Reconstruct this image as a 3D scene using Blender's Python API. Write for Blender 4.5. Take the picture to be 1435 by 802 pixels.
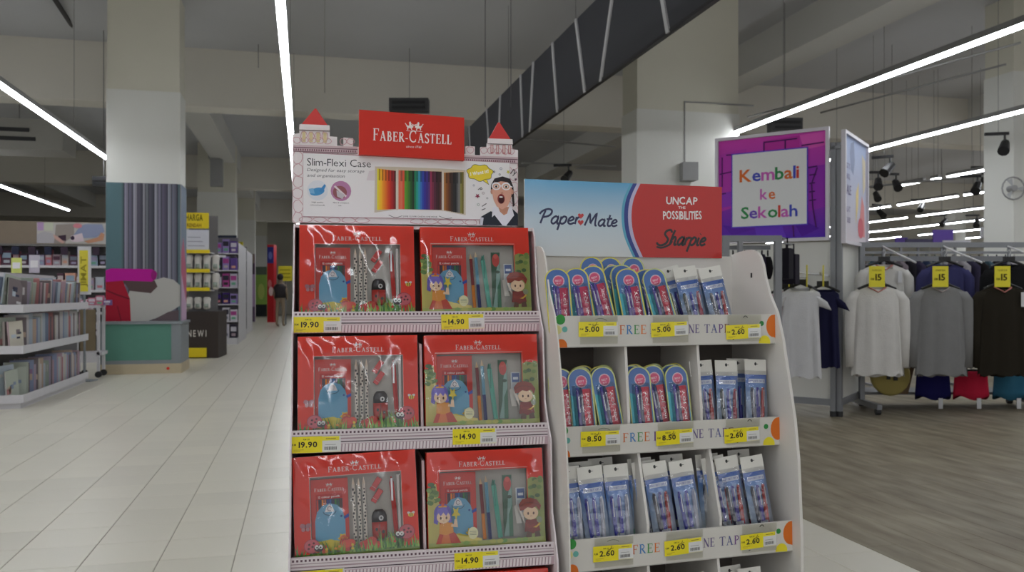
import bpy, math, random
from mathutils import Vector, Matrix
PI = math.pi
R_ = math.radians
rnd = random.Random(7)
C = bpy.context.scene.collection
for o in list(bpy.data.objects):
    bpy.data.objects.remove(o)

# ------------------------------------------------------------------ camera
FPX = 1180.0; HC = 1.12; YAW = R_(13.9); HY = 412.0; CX = 717.5
cam_d = bpy.data.cameras.new('camera'); cam = bpy.data.objects.new('camera', cam_d); C.objects.link(cam)
cam.location = (0, 0, HC); cam.rotation_euler = (PI/2, 0, -YAW)
cam_d.sensor_width = 36.0; cam_d.lens = 36.0*FPX/1435.0
cam_d.shift_y = (HY-401.0)/1435.0
cam_d.clip_end = 200
cam_d.dof.use_dof = True; cam_d.dof.focus_distance = 2.1; cam_d.dof.aperture_fstop = 7.5
bpy.context.scene.camera = cam
# ------------------------------------------------------------------ world, exposure
w = bpy.data.worlds.new('world'); bpy.context.scene.world = w; w.use_nodes = True
w.node_tree.nodes['Background'].inputs[0].default_value = (.98, .98, 1, 1)
w.node_tree.nodes['Background'].inputs[1].default_value = .55
vs = bpy.context.scene.view_settings
vs.view_transform = 'Standard'; vs.look = 'None'; vs.gamma = 1; vs.use_curve_mapping = False
vs.exposure = 0.72
TUBE = 15.0      # strength of the linear ceiling lights

# ------------------------------------------------------------------ helpers
FW = Vector((math.sin(YAW), math.cos(YAW), 0)); RT = Vector((math.cos(YAW), -math.sin(YAW), 0))
def P(px, py, z):
    """world point seen at a pixel of the 1435x802 frame at a forward distance z"""
    return Vector((0, 0, HC)) + z*(FW + (px-CX)/FPX*RT) + Vector((0, 0, z*(HY-py)/FPX))
def lin(c):
    return tuple((x/12.92 if x <= .04045 else ((x+.055)/1.055)**2.4) for x in [v/255 for v in c])
_m = {}
def mat(name, c=(200, 200, 200), rough=.55, metal=0.0, var=.06, vscale=8.0, bump=0.0, bscale=60.0, emit=0, coat=0.0, spec=.5):
    if name in _m: return _m[name]
    m = bpy.data.materials.new(name); m.use_nodes = True; nt = m.node_tree; b = nt.nodes['Principled BSDF']
    col = (*lin(c), 1)
    tc = nt.nodes.new('ShaderNodeTexCoord')
    n = nt.nodes.new('ShaderNodeTexNoise'); n.inputs['Scale'].default_value = vscale; n.inputs['Detail'].default_value = 4
    nt.links.new(tc.outputs['Object'], n.inputs['Vector'])
    mx = nt.nodes.new('ShaderNodeMix'); mx.data_type = 'RGBA'
    mx.inputs[6].default_value = tuple(x*(1-var) for x in col[:3])+(1,); mx.inputs[7].default_value = tuple(min(1, x*(1+var)) for x in col[:3])+(1,)
    nt.links.new(n.outputs['Fac'], mx.inputs[0]); nt.links.new(mx.outputs[2], b.inputs['Base Color'])
    b.inputs['Roughness'].default_value = rough; b.inputs['Metallic'].default_value = metal
    b.inputs['Coat Weight'].default_value = coat; b.inputs['Specular IOR Level'].default_value = spec
    if bump:
        n2 = nt.nodes.new('ShaderNodeTexNoise'); n2.inputs['Scale'].default_value = bscale
        nt.links.new(tc.outputs['Object'], n2.inputs['Vector'])
        bp = nt.nodes.new('ShaderNodeBump'); bp.inputs['Strength'].default_value = bump; bp.inputs['Distance'].default_value = .01
        nt.links.new(n2.outputs['Fac'], bp.inputs['Height']); nt.links.new(bp.outputs[0], b.inputs['Normal'])
    if emit:
        b.inputs['Emission Color'].default_value = col; b.inputs['Emission Strength'].default_value = emit
    _m[name] = m; return m
def colmat(name, rough=.5, coat=0.0, spec=.3):
    """material whose base colour is the flat print colour stored on the mesh"""
    if name in _m: return _m[name]
    m = bpy.data.materials.new(name); m.use_nodes = True; nt = m.node_tree; b = nt.nodes['Principled BSDF']
    a = nt.nodes.new('ShaderNodeAttribute'); a.attribute_name = 'Col'
    n = nt.nodes.new('ShaderNodeTexNoise'); n.inputs['Scale'].default_value = 300
    mx = nt.nodes.new('ShaderNodeMix'); mx.data_type = 'RGBA'; mx.blend_type = 'MULTIPLY'
    rp = nt.nodes.new('ShaderNodeMapRange'); rp.inputs[3].default_value = .96; rp.inputs[4].default_value = 1.0
    nt.links.new(n.outputs['Fac'], rp.inputs[0])
    mx.inputs[0].default_value = 1
    nt.links.new(a.outputs['Color'], mx.inputs[6]); nt.links.new(rp.outputs[0], mx.inputs[7]); nt.links.new(mx.outputs[2], b.inputs['Base Color'])
    b.inputs['Roughness'].default_value = rough; b.inputs['Coat Weight'].default_value = coat; b.inputs['Coat Roughness'].default_value = .08
    b.inputs['Specular IOR Level'].default_value = spec
    _m[name] = m; return m
def film(name, tint=(255, 255, 255), rough=.06, amount=.12, bump=.6, bscale=22):
    if name in _m: return _m[name]
    m = bpy.data.materials.new(name); m.use_nodes = True; nt = m.node_tree
    for n in list(nt.nodes): nt.nodes.remove(n)
    o = nt.nodes.new('ShaderNodeOutputMaterial'); t = nt.nodes.new('ShaderNodeBsdfTransparent'); g = nt.nodes.new('ShaderNodeBsdfGlossy')
    t.inputs[0].default_value = (*lin(tint), 1); g.inputs['Roughness'].default_value = rough
    x = nt.nodes.new('ShaderNodeMixShader'); l = nt.nodes.new('ShaderNodeLayerWeight'); l.inputs[0].default_value = .25
    ad = nt.nodes.new('ShaderNodeMath'); ad.operation = 'ADD'; ad.inputs[1].default_value = amount
    tc = nt.nodes.new('ShaderNodeTexCoord'); n2 = nt.nodes.new('ShaderNodeTexNoise'); n2.inputs['Scale'].default_value = bscale; n2.inputs['Detail'].default_value = 1
    bp = nt.nodes.new('ShaderNodeBump'); bp.inputs['Strength'].default_value = bump; bp.inputs['Distance'].default_value = .006
    nt.links.new(tc.outputs['Object'], n2.inputs['Vector']); nt.links.new(n2.outputs['Fac'], bp.inputs['Height'])
    nt.links.new(bp.outputs[0], g.inputs['Normal']); nt.links.new(l.outputs['Fresnel'], ad.inputs[0]); nt.links.new(ad.outputs[0], x.inputs[0])
    nt.links.new(t.outputs[0], x.inputs[1]); nt.links.new(g.outputs[0], x.inputs[2]); nt.links.new(x.outputs[0], o.inputs[0])
    _m[name] = m; return m

def tag(o, label=None, cat=None, group=None, kind=None):
    if label: o['label'] = label
    if cat: o['category'] = cat
    if group: o['group'] = group
    if kind: o['kind'] = kind
    return o
def empty(name, loc=(0, 0, 0), rz=0.0, label=None, cat=None, group=None, rx=0.0, ry=0.0):
    o = bpy.data.objects.new(name, None); C.objects.link(o); o.location = loc; o.rotation_euler = (rx, ry, rz); o.empty_display_size = .1
    return tag(o, label, cat, group)
def kids(o): return [c for c in bpy.data.objects if c.parent == o]
_kid = {}
def copy_tree(o, parent=None):
    c = o.copy(); C.objects.link(c)
    if parent is not None: c.parent = parent
    if o.name not in _kid: _kid[o.name] = kids(o)
    for ch in _kid[o.name]: copy_tree(ch, c)
    return c

class MB:
    """collects faces into one mesh; a colour per face (or per corner) is optional"""
    def __init__(s, col=None): s.v = []; s.f = []; s.c = []; s.col = col; s.M = None; s.smooth = False
    def add(s, vs, fs, col=None):
        n = len(s.v)
        if s.M is not None: vs = [tuple(s.M @ Vector(p)) for p in vs]
        s.v += [tuple(p) for p in vs]; s.f += [tuple(i+n for i in f) for f in fs]; s.c += [col or s.col]*len(fs)
        return s
    def box(s, x0, x1, y0, y1, z0, z1, col=None):
        return s.add([(x0,y0,z0),(x1,y0,z0),(x1,y1,z0),(x0,y1,z0),(x0,y0,z1),(x1,y0,z1),(x1,y1,z1),(x0,y1,z1)],
              [(3,2,1,0),(4,5,6,7),(0,1,5,4),(1,2,6,5),(2,3,7,6),(3,0,4,7)], col)
    def prism(s, poly, axis, a, b, col=None):
        """poly of 2D points, extruded along axis from a to b. axis x: (y,z); y: (x,z); z: (x,y)"""
        n = len(poly)
        mk = {'x': lambda p, t: (t, p[0], p[1]), 'y': lambda p, t: (p[0], t, p[1]), 'z': lambda p, t: (p[0], p[1], t)}[axis]
        vs = [mk(p, a) for p in poly]+[mk(p, b) for p in poly]
        return s.add(vs, [tuple(range(n)), tuple(range(2*n-1, n-1, -1))]+[(i, i+n, (i+1) % n+n, (i+1) % n) for i in range(n)], col)
    def tube(s, pts, r, n=8, col=None, caps=True):
        pts = [Vector(p) for p in pts]; rs = r if isinstance(r, (list, tuple)) else [r]*len(pts)
        vs = []; fs = []
        up = None
        for i, p in enumerate(pts):
            d = (pts[min(i+1, len(pts)-1)]-pts[max(i-1, 0)])
            d = d.normalized() if d.length > 1e-9 else Vector((0, 0, 1))
            if up is None: up = Vector((0, 0, 1)) if abs(d.z) < .9 else Vector((1, 0, 0))
            a = d.cross(up).normalized(); b2 = a.cross(d).normalized(); up = b2
            for k in range(n):
                t = 2*PI*k/n; vs.append(p+rs[i]*(math.cos(t)*a+math.sin(t)*b2))
        for i in range(len(pts)-1):
            for k in range(n):
                fs.append((i*n+k, i*n+(k+1) % n, (i+1)*n+(k+1) % n, (i+1)*n+k))
        if caps: fs.append(tuple(range(n-1, -1, -1))); fs.append(tuple(range((len(pts)-1)*n, len(pts)*n)))
        return s.add(vs, fs, col)
    def rings(s, rgs, col=None, caps=True):
        n = len(rgs[0]); vs = [p for r in rgs for p in r]; fs = []
        for i in range(len(rgs)-1):
            for k in range(n): fs.append((i*n+k, i*n+(k+1) % n, (i+1)*n+(k+1) % n, (i+1)*n+k))
        if caps: fs.append(tuple(range(n-1, -1, -1))); fs.append(tuple(range((len(rgs)-1)*n, len(rgs)*n)))
        return s.add(vs, fs, col)
    def ell(s, c, r, n=12, m=8, col=None):
        rg = []
        for i in range(1, m):
            t = PI*i/m-PI/2
            rg.append([(c[0]+r[0]*math.cos(t)*math.cos(2*PI*k/n), c[1]+r[1]*math.cos(t)*math.sin(2*PI*k/n), c[2]+r[2]*math.sin(t)) for k in range(n)])
        return s.rings(rg, col)
    def mesh(s, name, m):
        me = bpy.data.meshes.new(name); me.from_pydata(s.v, [], s.f)
        if any(c is not None for c in s.c):
            at = me.color_attributes.new('Col', 'FLOAT_COLOR', 'CORNER'); buf = []
            cache = {}
            for f, c in zip(s.f, s.c):
                if c is None: c = (200, 200, 200)
                if isinstance(c[0], (tuple, list)): buf += [x for q in c for x in (*lin(q), 1.0)]
                else:
                    if c not in cache: cache[c] = (*lin(c), 1.0)
                    buf += list(cache[c])*len(f)
            at.data.foreach_set('color', buf)
        if s.smooth: me.polygons.foreach_set('use_smooth', [True]*len(me.polygons))
        me.materials.append(m); me.update(); return me
    def build(s, name, m, parent=None, loc=(0, 0, 0), rz=0.0, rot=None, bevel=0):
        o = bpy.data.objects.new(name, s.mesh(name, m)); C.objects.link(o); o.location = loc
        o.rotation_euler = rot if rot else (0, 0, rz)
        if parent is not None: o.parent = parent
        if bevel:
            b = o.modifiers.new('bevel', 'BEVEL'); b.width = bevel; b.segments = 2; b.limit_method = 'ANGLE'
        return o
def one(name, m, fn, parent=None, bevel=0, **k):
    b = MB(); fn(b); return b.build(name, m, parent, bevel=bevel, **k)

# ------------------------------------------------------------------ flat print: shapes and lettering
SERIF = {}
T_, t_, s_ = .15, .065, .05
def _stem(x): return [('L', x, 0, x, 1, T_), ('L', x-.14, .025, x+.14, .025, s_), ('L', x-.14, .975, x+.14, .975, s_)]
SERIF['F'] = (.66, _stem(.17)+[('L', .1, .97, .6, .97, t_), ('L', .6, .76, .6, 1, s_), ('L', .17, .52, .46, .52, t_), ('L', .46, .42, .46, .62, s_)])
SERIF['E'] = (.68, SERIF['F'][1]+[('L', .1, .03, .62, .03, t_), ('L', .62, 0, .62, .24, s_)])
SERIF['L'] = (.62, _stem(.17)+[('L', .1, .03, .58, .03, t_), ('L', .58, 0, .58, .26, s_)])
SERIF['B'] = (.68, _stem(.17)+[('A', .3, .75, .2, .22, -90, 90, .11), ('A', .3, .28, .26, .25, -90, 90, .12), ('L', .1, .97, .3, .97, t_), ('L', .17, .52, .3, .52, t_), ('L', .1, .03, .3, .03, t_)])
SERIF['P'] = (.64, _stem(.17)+[('A', .3, .73, .25, .24, -90, 90, .11), ('L', .1, .97, .3, .97, t_), ('L', .17, .48, .3, .48, t_)])
SERIF['R'] = (.76, SERIF['P'][1]+[('L', .34, .48, .66, .02, T_), ('L', .6, .025, .78, .025, s_)])
SERIF['D'] = (.8, _stem(.17)+[('A', .28, .5, .42, .47, -90, 90, .13), ('L', .1, .97, .28, .97, t_), ('L', .1, .03, .28, .03, t_)])
SERIF['A'] = (.84, [('L', .4, 1, .12, 0, t_), ('L', .38, 1, .7, 0, T_), ('L', .2, .34, .56, .34, t_), ('L', 0, .025, .25, .025, s_), ('L', .54, .025, .86, .025, s_)])
SERIF['T'] = (.72, [('L', .36, 0, .36, 1, T_), ('L', .03, .97, .69, .97, t_), ('L', .03, .78, .03, 1, s_), ('L', .69, .78, .69, 1, s_), ('L', .22, .025, .5, .025, s_)])
SERIF['N'] = (.86, [('L', .14, 0, .14, 1, t_), ('L', .12, .98, .72, .02, T_), ('L', .74, 0, .74, 1, t_), ('L', 0, .025, .28, .025, s_), ('L', 0, .975, .2, .975, s_), ('L', .6, .975, .88, .975, s_)])
SERIF['C'] = (.86, [('A', .46, .5, .38, .47, 50, 310, .12), ('L', .72, .7, .72, .95, s_), ('L', .72, .06, .72, .28, s_)])
SERIF['S'] = (.58, [('W', [(.48, .82), (.38, .95), (.22, .96), (.1, .84), (.12, .66), (.3, .53), (.48, .4), (.5, .2), (.4, .05), (.24, .03), (.08, .16)], .12), ('L', .5, .74, .5, .98, s_), ('L', .06, .02, .06, .26, s_)])
SERIF['-'] = (.42, [('L', .05, .36, .36, .36, .1)])
SERIF['I'] = (.36, _stem(.17))
SERIF['W'] = (1.1, [('L', .05, 1, .3, 0, T_), ('L', .3, 0, .52, 1, t_), ('L', .52, 1, .78, 0, T_), ('L', .78, 0, 1.02, 1, t_)])
HAND = {
 'P': (1.15, [[(.25, 1.75), (.12, .9), (.02, 0)], [(-.35, 1.25), (-.05, 1.7), (.5, 1.95), (.95, 1.8), (1.0, 1.35), (.7, 1.0), (.15, .85)]]),
 'M': (1.6, [[(-.05, 0), (.12, .9), (.3, 1.75), (.5, .9), (.62, .45), (.85, 1.1), (1.15, 1.8), (1.2, .8), (1.3, .1), (1.5, .05)]]),
 'S': (1.25, [[(1.15, 1.55), (.85, 1.9), (.35, 1.75), (.25, 1.35), (.6, 1.0), (.9, .65), (.75, .15), (.2, -.1), (-.3, .05), (-.45, .3)]]),
 'a': (1.0, [[(.75, .85), (.45, 1.0), (.12, .65), (.12, .2), (.38, 0), (.7, .35), (.8, .95), (.76, .35), (.86, 0), (1.05, .1)]]),
 'p': (.95, [[(.12, 1.0), (.08, 0), (.02, -.85)], [(.1, .55), (.4, 1.0), (.75, .82), (.72, .25), (.4, 0), (.12, .18)]]),
 'e': (.85, [[(.1, .45), (.45, .5), (.68, .75), (.45, 1.0), (.15, .72), (.12, .25), (.42, 0), (.85, .2)]]),
 'r': (.7, [[(.12, 1.0), (.12, 0)], [(.12, .5), (.32, .92), (.66, .95)]]),
 't': (.7, [[(.35, 1.7), (.28, .8), (.28, .25), (.45, 0), (.75, .12)], [(.0, 1.05), (.35, 1.08), (.72, 1.15)]]),
 'h': (1.0, [[(.2, 1.9), (.12, 1.0), (.1, 0)], [(.12, .55), (.42, 1.0), (.66, .8), (.66, .2), (.78, 0), (1.0, .1)]]),
 'i': (.45, [[(.15, 1.0), (.14, .2), (.3, 0), (.45, .1)], [(.2, 1.4), (.24, 1.48)]]),
}
def catmull(pts, n=4):
    if len(pts) < 3: return pts
    out = []
    q = [pts[0]]+list(pts)+[pts[-1]]
    for i in range(1, len(q)-2):
        p0, p1, p2, p3 = q[i-1:i+3]
        for k in range(n):
            t = k/n
            out.append(tuple(.5*((2*p1[j])+(-p0[j]+p2[j])*t+(2*p0[j]-5*p1[j]+4*p2[j]-p3[j])*t*t+(-p0[j]+3*p1[j]-3*p2[j]+p3[j])*t**3) for j in (0, 1)))
    out.append(tuple(pts[-1])); return out
_g = {}
def glyph(ch, bold=0.0):
    k = (ch, bold)
    if k in _g: return _g[k]
    cu = bpy.data.curves.new('glyph', 'FONT'); cu.body = ch; cu.resolution_u = 2; cu.offset = bold
    ob = bpy.data.objects.new('glyph', cu); me = bpy.data.meshes.new_from_object(ob)
    vs = [(v.co.x, v.co.y) for v in me.vertices]; fs = [tuple(p.vertices) for p in me.polygons]
    bpy.data.objects.remove(ob); bpy.data.meshes.remove(me); bpy.data.curves.remove(cu)
    x1 = max([v[0] for v in vs], default=.2); x0 = min([v[0] for v in vs], default=0)
    _g[k] = (vs, fs, x0, x1); return _g[k]
class Print:
    """a flat print lying in the local x-z plane, each ink layer a hair in front (-y) of the last"""
    def __init__(s, eps=.00002): s.b = MB(); s.y = 0.0; s.eps = eps; s.clip = None
    def up(s): s.y -= s.eps; return s
    def poly(s, pts, col, up=True):
        if up: s.up()
        s.b.add([(p[0], s.y, p[1]) for p in pts], [tuple(range(len(pts)))], tuple(col) if not isinstance(col, list) else col)
        return s
    def rect(s, x0, z0, x1, z1, col): return s.poly([(x0, z0), (x1, z0), (x1, z1), (x0, z1)], col)
    def vgrad(s, x0, z0, x1, z1, c0, c1): return s.poly([(x0, z0), (x1, z0), (x1, z1), (x0, z1)], [c0, c0, c1, c1])
    def hgrad(s, x0, z0, x1, z1, c0, c1): return s.poly([(x0, z0), (x1, z0), (x1, z1), (x0, z1)], [c0, c1, c1, c0])
    def ell(s, cx, cz, rx, rz, col, n=18, rot=0.0):
        cr, sr = math.cos(rot), math.sin(rot)
        return s.poly([(cx+rx*math.cos(2*PI*k/n)*cr-rz*math.sin(2*PI*k/n)*sr, cz+rx*math.cos(2*PI*k/n)*sr+rz*math.sin(2*PI*k/n)*cr) for k in range(n)], col)
    def line(s, pts, w, col, up=True, closed=False):
        if up: s.up()
        pts = [Vector((p[0], p[1])) for p in pts]; n = len(pts); L = []; Rr = []
        for i in range(n):
            a = pts[(i-1) % n if closed else max(i-1, 0)]; b = pts[(i+1) % n if closed else min(i+1, n-1)]
            d = b-a
            d = d.normalized() if d.length > 1e-9 else Vector((1, 0))
            nn = Vector((-d.y, d.x)); k = 1.0
            if 0 < i < n-1 or closed:
                d1 = (pts[i]-a)
                if d1.length > 1e-9: k = 1/max(.5, abs(nn.dot(Vector((-d1.y, d1.x)).normalized())))
            L.append(pts[i]+nn*w/2*k); Rr.append(pts[i]-nn*w/2*k)
        vs = [(p.x, s.y, p.y) for p in L+Rr]
        fs = [(i, i+n, i+1+n, i+1) for i in range(n-1)]
        if closed: fs.append((n-1, 2*n-1, n, 0))
        s.b.add(vs, fs, tuple(col)); return s
    def arc(s, cx, cz, rx, rz, a0, a1, w, col, n=10, up=True):
        return s.line([(cx+rx*math.cos(R_(a0+(a1-a0)*k/n)), cz+rz*math.sin(R_(a0+(a1-a0)*k/n))) for k in range(n+1)], w, col, up)
    def serif(s, txt, x, z, h, col, big='', gap=.1, width=None, slant=0.0, cols=None):
        tot = sum((SERIF[c][0]*(1.25 if c in big and (i == 0 or txt[i-1] == '-') else 1)+gap) if c != ' ' else .45 for i, c in enumerate(txt))
        sx = h if width is None else width/tot
        s.up()
        for i, ch in enumerate(txt):
            if ch == ' ': x += .45*sx; continue
            wd, ops = SERIF[ch]; k = 1.25 if (ch in big and (i == 0 or txt[i-1] == '-')) else 1
            cc = cols[i % len(cols)] if cols else col
            for op in ops:
                if op[0] == 'L': s.line([(x+(op[1]+slant*op[2])*sx*k, z+op[2]*h*k), (x+(op[3]+slant*op[4])*sx*k, z+op[4]*h*k)], op[5]*h, cc, False)
                elif op[0] == 'A': s.arc(x+op[1]*sx*k, z+op[2]*h*k, op[3]*sx*k, op[4]*h*k, op[5], op[6], op[7]*h, cc, 9, False)
                else: s.line([(x+a*sx*k, z+b*h*k) for a, b in catmull(op[1], 2)], op[2]*h, cc, False)
                s.y -= s.eps*.04
            x += (wd*k+gap)*sx
        return s
    def hand(s, txt, x, z, h, col, w=.16, slant=.15, sx=1.0):
        s.up()
        for ch in txt:
            wd, st = HAND[ch]
            for l in st:
                s.line([(x+(a+slant*b)*h*sx, z+b*h) for a, b in catmull(l, 4)], w*h, col, False); s.y -= s.eps*.04
            x += wd*h*sx
        return s
    def text(s, txt, x, z, h, col, bold=0.0, sx=1.0, slant=0.0, gap=.07, cols=None, width=None, rot=0.0, jig=0.0, rr=None, font='b'):
        """x,z = left end of the baseline, h = capital height"""
        k = h/.7
        adv = [(.28 if c == ' ' else glyph(c, bold)[3]-glyph(c, bold)[2]+gap) for c in txt]
        if width: sx = width/(sum(adv)*k)
        s.up(); px = 0.0; cr, sr = math.cos(rot), math.sin(rot)
        for i, ch in enumerate(txt):
            if ch != ' ':
                vs, fs, x0, x1 = glyph(ch, bold)
                ja = jig*(rr.random()-.5) if rr else 0; jc, js = math.cos(ja), math.sin(ja)
                out = []
                for a, b in vs:
                    a, b = a*jc-b*js, a*js+b*jc
                    u = (px+a-x0+slant*b)*k*sx; v = b*k
                    out.append((x+u*cr-v*sr, s.y, z+u*sr+v*cr))
                s.b.add(out, fs, tuple(cols[i % len(cols)] if cols else col))
            px += adv[i]
        return s
    def build(s, name, m, parent=None, loc=(0, 0, 0), rz=0.0, rot=None):
        # faces toward -y
        return s.b.build(name, m, parent, loc, rz, rot)
PR = colmat('printed_card', .42)
PRG = colmat('printed_gloss', .3, .35)
PRB = colmat('printed_background', .7)
WHITE = mat('white_cardboard', (226, 222, 220), .6, var=.02)
CLEAR = film('clear_film')
# ================================================================== the setting
GROUT = mat('grout', (164, 158, 144), .85, var=.1)
def tile_material():
    m = mat('floor_tile', (206, 201, 186), .3, var=.05, vscale=.9, spec=.45)
    nt = m.node_tree; b = nt.nodes['Principled BSDF']
    oi = nt.nodes.new('ShaderNodeObjectInfo'); hs = nt.nodes.new('ShaderNodeHueSaturation')
    mr = nt.nodes.new('ShaderNodeMapRange'); mr.inputs[3].default_value = .95; mr.inputs[4].default_value = 1.04
    src = b.inputs['Base Color'].links[0].from_socket
    nt.links.new(oi.outputs['Random'], mr.inputs[0]); nt.links.new(mr.outputs[0], hs.inputs['Value']); nt.links.new(src, hs.inputs['Color'])
    nt.links.new(hs.outputs[0], b.inputs['Base Color'])
    n = nt.nodes.new('ShaderNodeTexNoise'); n.inputs['Scale'].default_value = 1.3
    tc = nt.nodes.new('ShaderNodeTexCoord'); nt.links.new(tc.outputs['Object'], n.inputs['Vector'])
    m2 = nt.nodes.new('ShaderNodeMapRange'); m2.inputs[3].default_value = .31; m2.inputs[4].default_value = .34
    nt.links.new(n.outputs['Fac'], m2.inputs[0]); nt.links.new(m2.outputs[0], b.inputs['Roughness'])
    return m
TILE = tile_material()
def plank_material():
    m = bpy.data.materials.new('grey_plank'); m.use_nodes = True; nt = m.node_tree; b = nt.nodes['Principled BSDF']
    tc = nt.nodes.new('ShaderNodeTexCoord'); mp = nt.nodes.new('ShaderNodeMapping'); mp.inputs['Scale'].default_value = (7, 1.5, 1)
    g = nt.nodes.new('ShaderNodeNewGeometry')
    n = nt.nodes.new('ShaderNodeTexNoise'); n.inputs['Scale'].default_value = 1.6; n.inputs['Detail'].default_value = 6
    nt.links.new(g.outputs['Position'], mp.inputs[0]); nt.links.new(mp.outputs[0], n.inputs['Vector'])
    cr = nt.nodes.new('ShaderNodeValToRGB'); cr.color_ramp.elements[0].position = .3; cr.color_ramp.elements[1].position = .72
    cr.color_ramp.elements[0].color = (*lin((108, 97, 80)), 1); cr.color_ramp.elements[1].color = (*lin((152, 143, 122)), 1)
    nt.links.new(n.outputs['Fac'], cr.inputs[0])
    oi = nt.nodes.new('ShaderNodeObjectInfo'); hs = nt.nodes.new('ShaderNodeHueSaturation')
    mr = nt.nodes.new('ShaderNodeMapRange'); mr.inputs[3].default_value = .9; mr.inputs[4].default_value = 1.1
    nt.links.new(oi.outputs['Random'], mr.inputs[0]); nt.links.new(mr.outputs[0], hs.inputs['Value']); nt.links.new(cr.outputs[0], hs.inputs['Color'])
    nt.links.new(hs.outputs[0], b.inputs['Base Color']); b.inputs['Roughness'].default_value = .5
    b.inputs['Specular IOR Level'].default_value = .3
    return m
PLANK = plank_material()
XB = 2.415     # where the tiles end and the planks begin
floor = one('floor', GROUT, lambda b: b.box(-17, 32, -16, 50, -.06, -.0025)); tag(floor, kind='structure')
def tile_piece(sx, sy, bv=.0012, h=.006, by=None):
    b = MB(); x, y = sx/2, sy/2; by = bv if by is None else by
    b.rings([[(-x, -y, -h), (x, -y, -h), (x, y, -h), (-x, y, -h)], [(-x, -y, -bv), (x, -y, -bv), (x, y, -bv), (-x, y, -bv)],
             [(-x+bv, -y+by, 0), (x-bv, -y+by, 0), (x-bv, y-by, 0), (-x+bv, y-by, 0)]])
    return b
def proj(p):
    d = Vector(p)-Vector((0, 0, HC)); z = d.dot(FW)
    return (CX+FPX*d.dot(RT)/z, HY-FPX*d.z/z, z) if z > .2 else None
def lay(name, mt, spots, sx, sy, h=.006):
    me = tile_piece(sx, sy, h=h).mesh(name, mt)
    vis = []
    for x, y in spots:
        q = proj((x, y, 0)); ok = q and -60 < q[0] < 1500 and q[1] < 850
        vis.append((q[2] if ok else 1e3+math.hypot(x, y), x, y))
    vis.sort()
    for _, x, y in vis[:300]:
        o = bpy.data.objects.new(name, me); C.objects.link(o); o.parent = floor
        o.location = (x, y, rnd.uniform(-.0003, 0))
    b = MB(); src = tile_piece(sx, sy+(.0012 if name == 'floor_tile' else 0), h=h, by=.00001)
    for _, x, y in vis[300:]:
        b.add([(p[0]+x, p[1]+y, p[2]) for p in src.v], src.f)
    o = b.build(name+'_field', mt, floor); tag(o, kind='stuff')
S_ = .305
xs = [-.284+S_*(i+.5) for i in range(-48, 9)]
spots = [(x, 4.093-S_/2+S_*j) for x in xs if x < XB-.15 for j in range(-18, 140)]
spots = [p for p in spots if p[0] > -15 and -1 < p[1] < 46]
lay('floor_tile', TILE, spots, S_-.0042, S_-.0016)
# the cut tiles against the planks
xe = -.284+S_*8; cutw = XB-.004-xe
me = tile_piece(cutw, S_-.0016).mesh('cut_tile', TILE)
for j in range(-8, 130):
    if 4.093+S_*j < 1: continue
    o = bpy.data.objects.new('cut_tile', me); C.objects.link(o); o.parent = floor; o.location = (xe+.002+cutw/2, 4.093-S_/2+S_*j, 0)
pw, pl = .152, 1.22
spots = []
for i in range(0, 90):
    off = rnd.uniform(0, pl)
    for j in range(-1, 14):
        spots.append((XB+.002+pw*(i+.5), off+pl*j))
lay('floor_plank', PLANK, spots, pw-.0015, pl-.0015, h=.005)
far = MB(); far.box(XB+pw*90, 31, -7, 49, -.004, -.0005); far.box(XB+.002, XB+pw*90, 17.6, 49, -.004, -.0005); far.box(XB+.002, XB+pw*90, -15.9, -2.6, -.004, -.0005)
tag(far.build('floor_plank_distance', PLANK, floor), kind='stuff')
nr = MB(); nr.box(-16.5, XB-.004, -15.9, -1.1, -.004, -.0005)
tag(nr.build('floor_tile_distance', TILE, floor), kind='stuff')

HCL = HC+4.3
CEIL = mat('ceiling_concrete', (186, 187, 190), .85, var=.12, vscale=.35, bump=.2, bscale=3)
BEAM = mat('beam_paint', (212, 208, 198), .8, var=.06, vscale=.5)
PILL = mat('pillar_paint', (214, 214, 208), .7, var=.03, vscale=.7)
PILH = mat('pillar_bare', (206, 203, 188), .8, var=.06, vscale=.8)
WALL = mat('wall_paint', (220, 216, 204), .8, var=.05, vscale=.5)
tag(one('ceiling', CEIL, lambda b: b.box(-17, 32, -16, 50, HCL, HCL+.2)), kind='structure')
for nm, bx in (('wall_back', (-17, 32, 48, 48.2)), ('wall_left', (-17, -16.8, -16, 48)), ('wall_right', (31.8, 32, -16, 48))):
    tag(one(nm, WALL, lambda b: b.box(*bx, -.01, HCL)), kind='structure')
# transverse beams
for y0, zb in ((15.6, HC+3.28), (27.6, HC+3.3), (39.6, HC+3.3), (3.0, HC+3.75)):
    tag(one('ceiling_beam', BEAM, lambda b: b.box(-16.8, 31.8, y0, y0+.55, zb, HCL-.002)), kind='structure')
# lengthwise beams over the rows of pillars
RIB = mat('rib_concrete', (196, 195, 190), .85, var=.1, vscale=.4)
for x in (-2.2, 7.6, 14.5, -9.0):
    for y0, y1 in ((-6.9, 2.99), (3.56, 15.59), (16.16, 27.59), (28.16, 39.59)):
        if x < 0 and y1 < 16: continue
        tag(one('ceiling_rib', RIB, lambda b: b.box(x-.3, x+.3, y0, y1, HCL-.55, HCL-.002)), kind='structure')

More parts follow.
